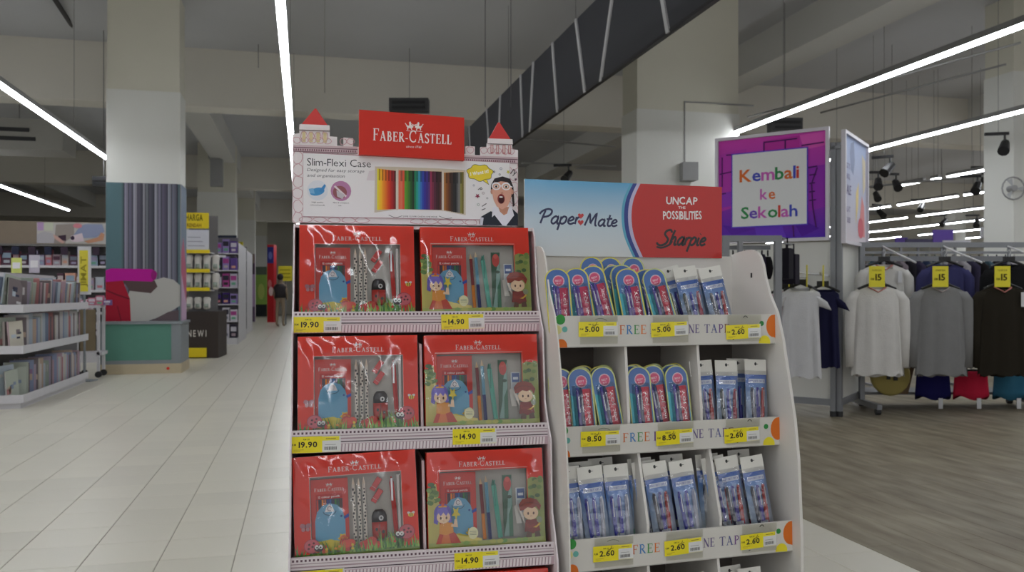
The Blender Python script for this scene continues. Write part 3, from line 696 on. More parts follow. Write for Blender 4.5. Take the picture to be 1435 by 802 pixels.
# ------------------------------------------------------------------ the two kinds of gift box
BW, BH, BD = .279, .25, .03
PLR = mat('film_dummy')
FILM = film('crinkled_film', rough=.07, amount=.03, bump=.8, bscale=14)
TRAY = mat('grey_tray', (176, 174, 166), .6)
REDBOX = mat('gift_red', (230, 50, 20), .42, var=.03, spec=.3)
def box_shell(root, x0, x1, z0, z1, sidecol):
    """front frame with a window, sides, back; the front face is y=0"""
    def f(b):
        W = BW/2
        b.box(-W, x0, 0, .0015, 0, BH); b.box(x1, W, 0, .0015, 0, BH); b.box(x0, x1, 0, .0015, z1, BH)
        if z0 > 0: b.box(x0, x1, 0, .0015, 0, z0)
        b.box(-W, -W+.0015, .0015, BD, 0, BH); b.box(W-.0015, W, .0015, BD, 0, BH); b.box(-W+.0015, W-.0015, .0015, BD, BH-.0015, BH); b.box(-W+.0015, W-.0015, .0015, BD, 0, .0015)
        b.box(-W+.0015, W-.0015, BD-.0015, BD, .0015, BH-.0015)
    one('carton', REDBOX, f, root)
    one('tray', TRAY, lambda b: (b.box(x0-.004, x1+.004, .022, .024, .003, z1+.004), b.box(x0-.004, x0-.002, .0017, .022, .003, z1+.004), b.box(x1+.002, x1+.004, .0017, .022, .003, z1+.004)), root)
def wavy_film(root, x0, x1, z0, z1, seed):
    r = random.Random(seed); b = MB(); b.smooth = True; nx, nz = 40, 36; vs = []
    ph = [r.uniform(0, 6) for _ in range(6)]
    for j in range(nz+1):
        for i in range(nx+1):
            u = i/nx; v = j/nz; e = min(1, 8*min(u, 1-u, v, 1-v))
            h = math.sin(7*u+4.2*v+ph[0])*.0015+math.sin(12*v-8*u+ph[1])*.0009+math.sin(22*u+9*v+ph[2])*.0005
            vs.append((x0+(x1-x0)*u, -.0048-.0032*e+h*e, z0+(z1-z0)*v))
    fs = [(j*(nx+1)+i, j*(nx+1)+i+1, (j+1)*(nx+1)+i+1, (j+1)*(nx+1)+i) for j in range(nz) for i in range(nx)]
    b.add(vs, fs); return b.build('clear_film', FILM, root)
WHT = (238, 230, 226)
def pencil_pack(root, x, z, w, h):
    """the small carton of colouring pencils inside the gift box"""
    pk = one('pencil_pack', mat('pack_red', (206, 50, 36), .45), lambda b: b.box(0, w, 0, .008, 0, h), root, loc=(x, .0115, z))
    b = Print(.00002)
    b.serif('FABER-CASTELL', w*.1, h*.83, h*.04, WHT, big='FC', width=w*.8); knights(b, w*.5, h*.9, h*.045, WHT)
    b.rect(w*.14, h*.72, w*.84, h*.79, (190, 30, 24)); b.text('12 colour pencils', w*.2, h*.738, h*.03, WHT, .01, width=w*.58)
    b.rect(w*.14, h*.1, w*.84, h*.72, (40, 60, 80))
    cs = [(210, 60, 40), (70, 40, 60), (230, 130, 30), (190, 100, 60), (50, 60, 140), (40, 90, 160), (60, 60, 90), (50, 120, 60), (40, 90, 70), (90, 50, 40)]
    for k, c in enumerate(cs): b.rect(w*(.15+.069*k), h*.5, w*(.15+.069*k+.05), h*.715, c)
    bl = (110, 172, 206)
    b.poly([(w*.1, h*.08), (w*.1, h*.42), (w*.16, h*.55), (w*.3, h*.63), (w*.5, h*.66), (w*.7, h*.63), (w*.84, h*.54), (w*.9, h*.42), (w*.9, h*.08)], bl)
    b.poly([(w*.36, h*.54), (w*.62, h*.54), (w*.58, h*.6), (w*.49, h*.65), (w*.4, h*.6)], (226, 226, 228)); b.arc(w*.49, h*.55, w*.17, h*.055, 180, 360, .0012, (50, 60, 90)); b.arc(w*.49, h*.585, w*.05, h*.03, 0, 330, .001, (50, 50, 80))
    b.ell(w*.8, h*.47, w*.03, h*.015, (40, 80, 150), 8)
    b.poly([(w*.86, h*.46), (w*1.0, h*.5), (w*1.0, h*.45), (w*.88, h*.425)], (46, 70, 170))
    b.poly([(w*.0, h*.0), (w*.95, h*0), (w*.95, h*.1), (w*.5, h*.16), (w*.2, h*.14), (0, h*.18)], (230, 214, 90)); b.ell(w*.62, h*.2, w*.1, h*.06, (110, 172, 206))
    star2 = [(w*(.82+.14*(1 if k % 2 else .6)*math.sin(k*PI/6)), h*(.16+.075*(1 if k % 2 else .7)*math.cos(k*PI/6))) for k in range(12)]
    b.poly(star2, (240, 200, 50)); b.ell(w*.84, h*.16, w*.09, h*.045, (222, 110, 60)); b.text('12', w*.79, h*.145, h*.03, (240, 220, 120), .02)
    b.build('pack_print', PR, pk, (0, -.0003, 0))
def pencil(root, name, x0, z0, x1, z1, r, col, tip=(224, 196, 150), spots=False, end=None):
    L = math.hypot(x1-x0, z1-z0); b = MB()
    b.tube([(0, 0, 0), (0, 0, L*.9)], r, 6, col); b.tube([(0, 0, L*.9), (0, 0, L)], [r, r*.1], 6, tip)
    if end: b.tube([(0, 0, -.0001), (0, 0, L*.42)], r*1.03, 6, end)
    if spots:
        rr = random.Random(spots)
        for k in range(17):
            t = rr.uniform(-.9, .9); zz = L*.85*(k+.5)/17
            q = Print(); sz = r*rr.uniform(.35, .6)
            b.add([(r*.75*t*.8+sz*math.cos(a), -r*1.02, zz+sz*1.3*math.sin(a)) for a in [2*PI*i/6 for i in range(6)]], [tuple(range(6))], (40, 34, 36))
    return b.build(name, PRG, root, loc=(x0, .0145, z0), rot=(0, math.atan2(x1-x0, z1-z0), 0))
def grass(b, u0, u1, z0, h, r, n, cols):
    for k in range(n):
        u = r.uniform(u0, u1); a = r.uniform(-.5, .5); hh = h*r.uniform(.5, 1); wd = .0022
        b.poly([(u-wd, z0), (u+wd, z0), (u+a*hh*.6+wd*.3, z0+hh*.7), (u+a*hh, z0+hh)], r.choice(cols), up=(k % 6 == 0))
def border_title(b, x0, x1, z0, z1, tx0, tx1, tz, th, kx, ks):
    b.serif('FABER-CASTELL', tx0, tz, th, WHT, big='FC', width=tx1-tx0); knights(b, kx, tz+th*1.3, ks*1.15, WHT)
    b.line([(x0, z0), (x0, z1), (x1, z1), (x1, z0)], .0012, (236, 190, 180))
ZB = .036   # what the shelf lip hides
def gift_box_a():
    root = empty('gift_box', (0, 0, 0), 0, 'x', 'gift box', 'red pencil gift boxes on the castle stand')
    X = lambda q: (q-365)/650*BW
    Z = lambda q: BH-(q-45)/480*(BH-ZB)
    x0, x1, z1 = X(125), X(608), Z(150)
    box_shell(root, x0, x1, .012, z1, None)
    pencil_pack(root, X(128), .036, X(324)-X(128), Z(165)-.036)
    for i, xx in enumerate((352, 380, 408)): pencil(root, 'spotted_pencil', X(xx+2), Z(512), X(xx+(0, 1, 0)[i]), Z(168+6*(i % 2)), .0042, (232, 226, 214), (232, 220, 200), spots=i+5)
    for (xa, za) in ((473, 210), (477, 270)):
        b = MB((206, 60, 58)); b.box(-.0065, .0065, 0, .009, -.0165, .0165); b.box(-.0068, .0068, -.0002, .0092, -.009, -.0075, (226, 200, 196))
        b.build('eraser', PRG, root, loc=(X(xa), .011, Z(za)), rot=(0, R_(35), 0), bevel=.0012)
    # ladybird sharpener
    b = MB((190, 48, 36)); b.smooth = True; cx, cz = 0, 0; rg = []
    def cap(z, s): return [(.0175*s*math.cos(2*PI*k/16)*1.0, .0045+.0055*s*math.sin(2*PI*k/16)*1.0, z) for k in range(16)]
    zz = [(-.034, .55), (-.032, .8), (-.026, .96), (-.01, 1)]
    b.rings([cap(a, s) for a, s in zz]+[cap(.004, 1)]); b.rings([cap(.004, 1.01), cap(.018, .98), cap(.026, .82), cap(.032, .5)], (34, 30, 32))
    sh = b.build('ladybird_sharpener', PRG, root, loc=(X(484), .0105, Z(412)))
    b = Print(); b.ell(.004, .013, .0055, .006, (216, 216, 216), 12); b.ell(.0045, .013, .0025, .003, (30, 30, 30), 8); b.ell(-.007, -.012, .003, .004, (40, 20, 20), 8); b.ell(.008, -.018, .0035, .004, (40, 20, 20), 8); b.line([(0, .002), (0, -.03)], .0012, (60, 20, 20))
    b.build('sharpener_spots', PRG, sh, (0, -.0018, 0))
    pencil(root, 'red_pen', X(575), Z(500), X(556), Z(175), .006, (196, 52, 48), (180, 40, 40)); 
    one('pen_clip', mat('silver', (190, 190, 192), .3, metal=.8), lambda b: b.box(X(552), X(562), .0, .003, Z(300), Z(185)), root, loc=(0, .006, 0))
    one('white_stick', mat('white_stick', (226, 222, 218), .4), lambda b: b.box(X(585), X(600), .012, .018, Z(500), Z(170)), root, bevel=.001)
    b = Print(.00002); r = random.Random(5)
    border_title(b, x0, x1, .012, z1, X(222), X(506), Z(130), .0098, X(363), .0085)
    gc = [(96, 160, 60), (130, 186, 70), (70, 130, 50), (160, 200, 90)]
    rc = [(206, 52, 36), (226, 74, 50), (190, 40, 30)]
    # bushes of red flowers and grass in front of the window
    for k in range(22): b.ell(r.uniform(X(180), X(580)), r.uniform(.0, .022)+ZB-.004, .011, .009, r.choice(rc), 10)
    b.rect(-BW/2, 0, BW/2, ZB-.002, (120, 150, 60))
    grass(b, X(50), X(690), ZB-.006, .034, r, 70, gc)
    grass(b, X(490), X(600), ZB-.002, .043, r, 30, gc)
    for k in range(16): b.ell(r.uniform(X(60), X(670)), ZB-.003+r.uniform(.003, .016), .0035, .003, r.choice([(236, 200, 60), (230, 150, 50), (206, 52, 36)]), 8)
    for (lx_, lz_, s, fl) in ((625, 460, 1.0, -1), (128, 490, .95, 1)):
        cx, cz = X(lx_), Z(lz_)
        b.ell(cx, cz, .0185*s, .0165*s, (170, 60, 76), 18); b.ell(cx, cz, .0172*s, .0152*s, (206, 92, 104), 18)
        for (a, c) in ((-.4, .3), (.3, .5), (.1, -.1), (.6, -.1), (-.5, -.4)): b.ell(cx+a*.015*s, cz+c*.013*s, .0028*s, .0026*s, (90, 30, 44), 8)
        b.ell(cx+fl*.016*s, cz-.006, .011*s, .008*s, (52, 40, 46), 12)
        for k in (-1, 1): b.ell(cx+fl*.016*s+k*.0045, cz-.003, .0046*s, .0052*s, (244, 244, 240), 10); b.ell(cx+fl*.016*s+k*.004, cz-.004, .0018, .0022, (20, 20, 20), 6)
    cx, cz = X(652), Z(378)
    for k in (-1, 1): b.ell(cx+k*.0045, cz+.0045, .0048, .0032, (230, 230, 226), 8, rot=.5*k)
    b.ell(cx, cz, .0068, .0048, (240, 210, 60), 10); b.rect(cx-.003, cz-.004, cx-.0012, cz+.004, (30, 26, 26)); b.rect(cx+.001, cz-.004, cx+.003, cz+.004, (30, 26, 26))
    cx, cz = X(98), Z(395)
    for k in (-1, 1): b.ell(cx+k*.006, cz+.003, .0065, .0055, (176, 110, 120), 10, rot=.6*k); b.ell(cx+k*.005, cz-.005, .0042, .0042, (190, 130, 136), 10)
    b.line([(cx, cz-.008), (cx, cz+.007)], .0014, (60, 40, 46))
    b.build('front_print', PRG, root, (0, -.0003, 0))
    wavy_film(root, -BW/2-.0008, BW/2+.0008, 0, BH+.0008, 3)
    return root
def figure_girl(b, X, Z):
    sk = (246, 214, 178)
    b.poly([(X(735), Z(505)), (X(760), Z(440)), (X(800), Z(430)), (X(835), Z(455)), (X(862), Z(505))], (198, 66, 42))
    b.poly([(X(760), Z(505)), (X(775), Z(455)), (X(800), Z(450)), (X(812), Z(505))], (222, 120, 60))
    b.poly([(X(752), Z(455)), (X(755), Z(408)), (X(785), Z(396)), (X(822), Z(402)), (X(826), Z(450)), (X(790), Z(462))], (226, 150, 50))
    b.line([(X(815), Z(415)), (X(838), Z(418)), (X(838), Z(385))], .006, sk); b.line([(X(762), Z(415)), (X(780), Z(440)), (X(802), Z(424))], .006, (226, 150, 50))
    b.ell(X(772), Z(352), .0205, .022, (104, 92, 190), 18)
    b.poly([(X(730), Z(350)), (X(726), Z(398)), (X(745), Z(408)), (X(752), Z(370))], (104, 92, 190)); b.poly([(X(812), Z(350)), (X(820), Z(392)), (X(806), Z(402)), (X(795), Z(370))], (120, 106, 200))
    b.ell(X(776), Z(372), .0158, .0142, sk, 16)
    b.poly([(X(738), Z(366)), (X(748), Z(326)), (X(790), Z(320)), (X(812), Z(366)), (X(800), Z(350)), (X(790), Z(366)), (X(776), Z(348)), (X(762), Z(366)), (X(752), Z(350))], (124, 110, 206))
    for xx in (762, 791): b.ell(X(xx), Z(376), .0022, .0034, (96, 60, 50), 8)
    b.line([(X(772), Z(390)), (X(780), Z(391))], .0008, (170, 70, 60))
    b.rect(X(752), Z(322), X(794), Z(314), (236, 176, 60)); b.ell(X(774), Z(310), .004, .004, (230, 90, 50), 8)
    b.poly([(X(840)+.011*(1 if k % 2 else .45)*math.sin(k*PI/5), Z(355)+.017*(1 if k % 2 else .45)*math.cos(k*PI/5)) for k in range(10)], (226, 206, 60))
def figure_boy(b, X, Z):
    sk = (246, 214, 178)
    b.poly([(X(1160), Z(340)), (X(1186), Z(372)), (X(1196), Z(430)), (X(1180), Z(400))], (228, 220, 210))
    b.poly([(X(1192), Z(470)), (X(1200), Z(410)), (X(1262), Z(408)), (X(1276), Z(470)), (X(1235), Z(482))], (134, 42, 34))
    b.poly([(X(1200), Z(500)), (X(1205), Z(468)), (X(1230), Z(476)), (X(1228), Z(500))], (96, 60, 40)); b.poly([(X(1245), Z(500)), (X(1246), Z(474)), (X(1270), Z(466)), (X(1276), Z(498))], (96, 60, 40))
    b.line([(X(1205), Z(440)), (X(1255), Z(448)), (X(1275), Z(430))], .004, (230, 180, 60)); b.line([(X(1200), Z(425)), (X(1216), Z(446)), (X(1248), Z(440))], .006, (150, 52, 40))
    b.ell(X(1272), Z(412), .007, .0075, (150, 160, 130), 10)
    b.ell(X(1228), Z(376), .0185, .0158, sk, 16)
    b.poly([(X(1172), Z(362)), (X(1166), Z(330)), (X(1186), Z(304)), (X(1222), Z(296)), (X(1262), Z(308)), (X(1284), Z(340)), (X(1274), Z(368)), (X(1258), Z(344)), (X(1236), Z(352)), (X(1212), Z(346)), (X(1190), Z(360))], (150, 52, 32))
    b.line(catmull([(X(1172), Z(340)), (X(1210), Z(322)), (X(1260), Z(330)), (X(1280), Z(345))]), .0012, (100, 30, 20))
    for xx in (1214, 1243): b.ell(X(xx), Z(378), .0022, .0034, (90, 50, 40), 8)
    b.line([(X(1224), Z(392)), (X(1234), Z(391))], .0008, (170, 70, 60))
def gift_box_b():
    root = empty('gift_box', (0, 0, 0), 0, 'x', 'gift box', 'red pencil gift boxes on the castle stand')
    X = lambda q: (q-1000)/604*BW
    Z = lambda q: BH-(q-40)/475*(BH-ZB)
    x0, x1, z1 = X(760), X(1214), Z(142)
    box_shell(root, x0, x1, .008, z1, None)
    pencil_pack(root, X(764), .034, X(950)-X(764), Z(150)-.034)
    pencil(root, 'red_orange_pencil', X(990), Z(500), X(975), Z(185), .0044, (132, 44, 48), (224, 196, 150), end=(232, 140, 50))
    pencil(root, 'blue_pencil', X(1018), Z(500), X(1003), Z(175), .0044, (110, 170, 196), (224, 206, 170), end=(50, 60, 120))
    pencil(root, 'teal_pen', X(1072), Z(495), X(1040), Z(195), .0062, (110, 196, 176), (60, 140, 120))
    one('pen_clip', mat('teal_clip', (60, 150, 130), .4), lambda b: b.box(0, .002, 0, .003, 0, .06), root, loc=(X(1044), .0055, Z(330)))
    rl = one('ruler', mat('ruler_green', (70, 110, 84), .4), lambda b: b.box(X(1092), X(1142), .018, .0195, Z(495), Z(176)), root)
    b = Print(); b.rect(X(1094), Z(494), X(1140), Z(180), (140, 176, 168)); b.poly([(X(1094), Z(180)), (X(1142), Z(180)), (X(1120), Z(280)), (X(1112), Z(400)), (X(1094), Z(494))], (54, 92, 70)); b.ell(X(1118), Z(222), .0095, .017, (196, 66, 60)); b.ell(X(1118), Z(200), .006, .006, (214, 90, 80)); b.ell(X(1126), Z(290), .006, .004, (40, 70, 50)); b.poly([(X(1120), Z(494)), (X(1122), Z(380)), (X(1140), Z(330)), (X(1140), Z(494))], (60, 120, 90)); b.build('ruler_print', PRG, rl, (0, .0178, 0))
    pk = one('sticker_sheet', mat('sheet_white', (214, 222, 224), .5), lambda b: b.box(X(1160), X(1210), .016, .0175, Z(400), Z(245)), root)
    b = Print(); b.rect(X(1166), Z(300), X(1206), Z(250), (60, 90, 150)); b.rect(X(1172), Z(286), X(1200), Z(272), (220, 228, 236)); b.rect(X(1166), Z(380), X(1206), Z(310), (200, 210, 216)); b.poly([(X(1160), Z(430)), (X(1150), Z(340)), (X(1166), Z(330)), (X(1190), Z(430))], (226, 222, 214)); b.build('sheet_print', PRG, pk, (0, .0158, 0))
    b = Print(.00002); r = random.Random(8); W = BW/2
    # leafy and yellow sides with the characters standing on them
    b.poly([(-W, 0), (X(757), 0), (X(757), Z(310)), (X(742), Z(200)), (X(720), Z(215)), (-W, Z(230))], (196, 186, 96))
    b.poly([(W, 0), (X(1217), 0), (X(1217), Z(200)), (X(1240), Z(190)), (W, Z(200))], (150, 164, 84))
    for k in range(40):
        sx_ = r.choice((-1, 1)); u = r.uniform(X(704), X(752)) if sx_ < 0 else r.uniform(X(1224), X(1290)); zz = r.uniform(Z(300), Z(195))
        b.ell(u, zz, .0065, .005, r.choice([(96, 130, 60), (120, 150, 70), (70, 104, 50), (150, 160, 80)]), 8)
    b.rect(-W, 0, W, Z(500), (176, 186, 96))
    b.poly([(X(757), Z(500)), (X(757), Z(420)), (X(860), Z(470)), (X(970), Z(488)), (X(970), Z(500))], (230, 214, 120))
    for k in range(12): b.ell(r.uniform(-W+.01, W-.01), ZB+.003, .008, .005, r.choice([(110, 160, 70), (150, 186, 90), (196, 196, 90)]), 8)
    border_title(b, X(752), X(1218), Z(200), Z(136), X(860), X(1104), Z(120), .0098, X(980), .0085)
    b.ell(X(925), Z(460), .012, .014, (240, 236, 190), 14)
    for k in range(3): b.line([(X(908), Z(452+8*k)), (X(942), Z(452+8*k))], .0008, (110, 110, 90))
    figure_girl(b, X, Z); figure_boy(b, X, Z)
    b.build('front_print', PRG, root, (0, -.0003, 0))
    wavy_film(root, -BW/2-.0008, BW/2+.0008, 0, BH+.0008, 11)
    return root
ga = gift_box_a(); gb = gift_box_b()
rows = ['top', 'second', 'third', 'lowest']
for i, (yl, zt_) in enumerate(LIPS):
    for k, proto in enumerate((ga, gb)):
        o = proto if i == 0 else copy_tree(proto, stand1)
        o.parent = None
        lean = R_((9, 8, 9, 9)[i])
        x = (-.1485, .1475)[k]
        if i == 2 and k == 0: x -= .003
        roll = R_((0, 0, 0), ) if False else R_(((0.3, 0.5), (0.3, .2), (2.0, .3), (0, 0))[i][k])
        zb_ = zt_-LH+.0155+abs(math.sin(roll))*.14
        yb_ = yl+.017
        loc = stand1.matrix_basis @ Vector((x, yb_, zb_)) if False else Matrix.Translation((c1.x, c1.y, 0)) @ Matrix.Rotation(A1, 4, 'Z') @ Vector((x, yb_, zb_))
        o.location = loc; o.rotation_euler = (-lean, -roll, A1)
        o['label'] = ('red gift box with ladybirds and spotted pencils, on the %s shelf at left' if k == 0 else 'red gift box with purple haired and red haired cartoon children, %s shelf at right') % rows[i]
# ================================================================== the white pen stand
A2 = -YAW+R_(16.8)
c2 = from_cam(.338, 2.352)
M2 = Matrix.Translation((c2.x, c2.y, 0)) @ Matrix.Rotation(A2, 4, 'Z')
stand2 = empty('pen_display_stand', (c2.x, c2.y, 0), A2, 'white cardboard floor stand with curved sides holding hanging packs of pens', 'display stand')
WC = mat('white_board', (222, 218, 212), .6, var=.03, vscale=3)
pf = [(0, 0), (0, 1.232), (-.045, 1.24), (-.10, 1.243), (-.125, 1.238), (-.145, 1.225), (-.16, 1.2), (-.172, 1.16), (-.19, 1.12), (-.225, 1.07), (-.25, 1.0), (-.268, .93), (-.285, .86), (-.30, .8), (-.315, .7), (-.322, .6), (-.328, .5), (-.33, 0)]
for x0, th_ in ((-.314, .004), (.31, .008)):
    one('side_panel', WC, lambda b: b.prism(pf, 'x', x0, x0+th_), stand2)
one('back_panel', WC, lambda b: b.box(-.31, .31, -.006, 0, 1.02, 1.228), stand2)
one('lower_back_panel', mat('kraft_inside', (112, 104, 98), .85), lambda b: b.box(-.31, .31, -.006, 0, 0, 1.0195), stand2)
LIFT = [0, .004, .02, .01]
LIP2 = [(-.215, 1.066, .078, 'NE'), (-.235, .797, .074, 'DE'), (-.29, .538, .078, 'IE'), (-.32, .27, .078, 'NE')]
def X2(q): return -.31+.62*(q-105)/1270
for i, (yl, zt_, lh, mid) in enumerate(LIP2):
    one('shelf', WC, lambda b: b.box(-.31, .31, yl+.002, -.006, zt_-lh+.004+LIFT[i], zt_-lh+.011+LIFT[i]), stand2)
    lp = one('shelf_lip', WC, lambda b: b.box(-.31, .31, yl-.003, yl+.002, 0, lh), stand2, loc=(0, 0, zt_-lh))
    b = Print(.00003); k = lh/.078
    b.rect(-.31, 0, .31, lh, (214, 211, 204)); b.rect(-.31, 0, .31, .002, (180, 178, 172))
    b.ell(X2(135), lh-.009, .0125, .0125, (60, 150, 70)); b.ell(X2(120), lh-.034, .011, .011, (222, 216, 150)); b.ell(X2(158), lh-.033, .0072, .0072, (110, 180, 170))
    b.poly([(-.31, .0005), (X2(172), .0005)]+[(X2(138)+.0162*math.cos(t), .004+.0175*math.sin(t)) for t in [PI*q/10 for q in range(11)]][:9]+[(-.31, .018)], (226, 118, 40))
    b.poly([(.31, .0155)]+[(.309, lh-.001)]+[(.305+.0225*math.cos(t), lh-.031+.030*math.sin(t)) for t in [PI/2+PI*q/10 for q in range(11)]], (226, 118, 40))
    b.poly([(X2(1308)+.0175*math.cos(t), .004+.0185*math.sin(t)) for t in [PI*q/10-.2 for q in range(12)]], (240, 224, 50)); b.ell(X2(1290), lh-.024, .0068, .0068, (50, 140, 70))
    # slab lettering, one colour a letter
    cols = [(206, 110, 60), (70, 130, 190), (70, 150, 80), (222, 120, 50)]
    b.serif('FREE', X2(455), .031*k, .0225, (0, 0, 0), width=X2(612)-X2(455), cols=cols); b.serif('D', X2(628), .031*k, .0225, (120, 84, 150), width=X2(668)-X2(628))
    b.serif('NE', X2(850), .031*k, .0225, (110, 96, 140), width=X2(918)-X2(850)); b.serif('TAPE', X2(942), .031*k, .0225, (120, 92, 120), width=X2(1098)-X2(942), cols=[(104, 98, 140), (90, 96, 150), (120, 84, 140), (140, 90, 60)])
    b.arc(X2(350), lh-.016, .018, .009, 20, 140, .0011, (90, 110, 90)); b.arc(X2(1190), lh-.01, .006, .006, 10, 170, .0018, (40, 40, 44)); b.line([(X2(1112), .012), (X2(1122), .0135)], .0018, (40, 40, 44))
    b.build('lip_print', PR, lp, (0, yl-.0034, 0))
    prices = (('5.00', '5.00', '2.60'), ('8.50', '8.50', '2.60'), ('2.60', '2.60', '2.60'), ('2.60', '2.60', '2.60'))[i]
    xs2 = ((230, 632, 1070), (225, 640, 1035), (245, 630, 1062), (245, 630, 1062))[i]
    zs = ((.026, .022, .013), (.024, .016, .012), (.022, .019, .016), (.02, .02, .02))[i]
    for j in range(3):
        t = price_tag(lp, X2(xs2[j]), yl-.0068, zs[j], prices[j], .035 if j else .0, .104, .037)
        b = Print(.00003); q = X2(xs2[j])+.04; b.line([(q, zs[j]+.022), (q+.008, zs[j]+.036)], .0012, (60, 54, 30)); b.line([(q-.004, zs[j]+.027), (q+.012, zs[j]+.031)], .001, (60, 54, 30))
        b.build('pen_scribble', PR, lp, (0, yl-.0085, 0))
        xx = X2(xs2[j])+.004; one('clear_tape', film('tape_film', (250, 250, 247), .35, -.01, 0), lambda b: b.box(xx, xx+.1, yl-.0068, yl-.0064, .008, lh-.0005), lp)
    if i:
        ppx = {1: (-.118, .085), 2: (-.092, .108), 3: (-.092, .1)}[i]
        up = LIP2[i-1]
        for x in ppx:
            one('divider', WC, lambda b: b.prism([(-.006, zt_-lh+.011), (yl+.004, zt_-lh+.011), (yl+.006, zt_+.02), (up[0]+.006, up[1]-up[2]+.001), (-.006, up[1]-up[2]+.001)], 'x', x-.0035, x+.0035), stand2)
one('crease_slot', DARK, lambda b: b.box(.3085, .3098, -.11, -.104, 1.165, 1.178), stand2)
# ---- header
hd2 = one('header_board', WC, lambda b: b.box(0, .595, -.004, .001, 0, .205), stand2, loc=(-.322, -.008, 1.222))
b = Print(.00003)
def HX(q): return .595*(q-25)/905
def HZ(q): return .205*(410-q)/328
b.vgrad(0, 0, .595, .1, (222, 226, 228), (196, 214, 226)); b.vgrad(0, .1, .595, .205, (196, 214, 226), (92, 168, 212))
def edge(dx): return catmull([(HX(540+dx), .205), (HX(508+dx), HZ(155)), (HX(499+dx), HZ(235)), (HX(512+dx), HZ(320)), (HX(552+dx), 0)], 5)
for dx, c in ((-46, (90, 170, 200)), (-34, (40, 60, 140)), (-16, (196, 190, 220)), (0, (196, 42, 36))):
    b.poly(edge(dx)+[(.595, 0), (.595, .205)], c)
INK = (36, 42, 84)
b.hand('Paper', HX(92), HZ(270), HZ(240)-HZ(272), INK, w=.27, slant=.22, sx=(HX(252)-HX(92))/(4.3*(HZ(240)-HZ(272))))
b.hand('Mate', HX(288), HZ(275), HZ(246)-HZ(275), INK, w=.29, slant=.2, sx=(HX(432)-HX(288))/(4.15*(HZ(246)-HZ(275))))
def heart(cx, cz, s, c):
    b.poly([(cx+s*.0625*16*math.sin(t)**3, cz+s*.0625*(13*math.cos(t)-5*math.cos(2*t)-2*math.cos(3*t)-math.cos(4*t))) for t in [2*PI*k/24 for k in range(24)]], c)
heart(HX(270), HZ(233), .0085, (206, 60, 60)); heart(HX(269), HZ(262), .0085, (206, 60, 60))
W3 = (240, 236, 234); r3 = random.Random(4)
b.text('UNCAP', HX(660), HZ(168), .0205, W3, .022, width=HX(812)-HX(660), jig=.25, rr=r3, rot=.02)
b.text('THE', HX(718), HZ(188), .0068, W3, .015, width=HX(752)-HX(716))
b.text('POSSIBILITIES', HX(646), HZ(238), .0225, W3, .022, width=HX(834)-HX(646), jig=.22, rr=r3, rot=.03)
b.hand('Sharpie', HX(630), HZ(352), .022, (36, 30, 32), w=.3, slant=.35, sx=(HX(856)-HX(640))/(6.2*.022))
b.line(catmull([(HX(615), HZ(362)), (HX(640), HZ(366)), (HX(675), HZ(352)), (HX(690), HZ(335))]), .0055, (36, 30, 32))
b.build('header_print', PRG, hd2, (0, -.0044, 0))
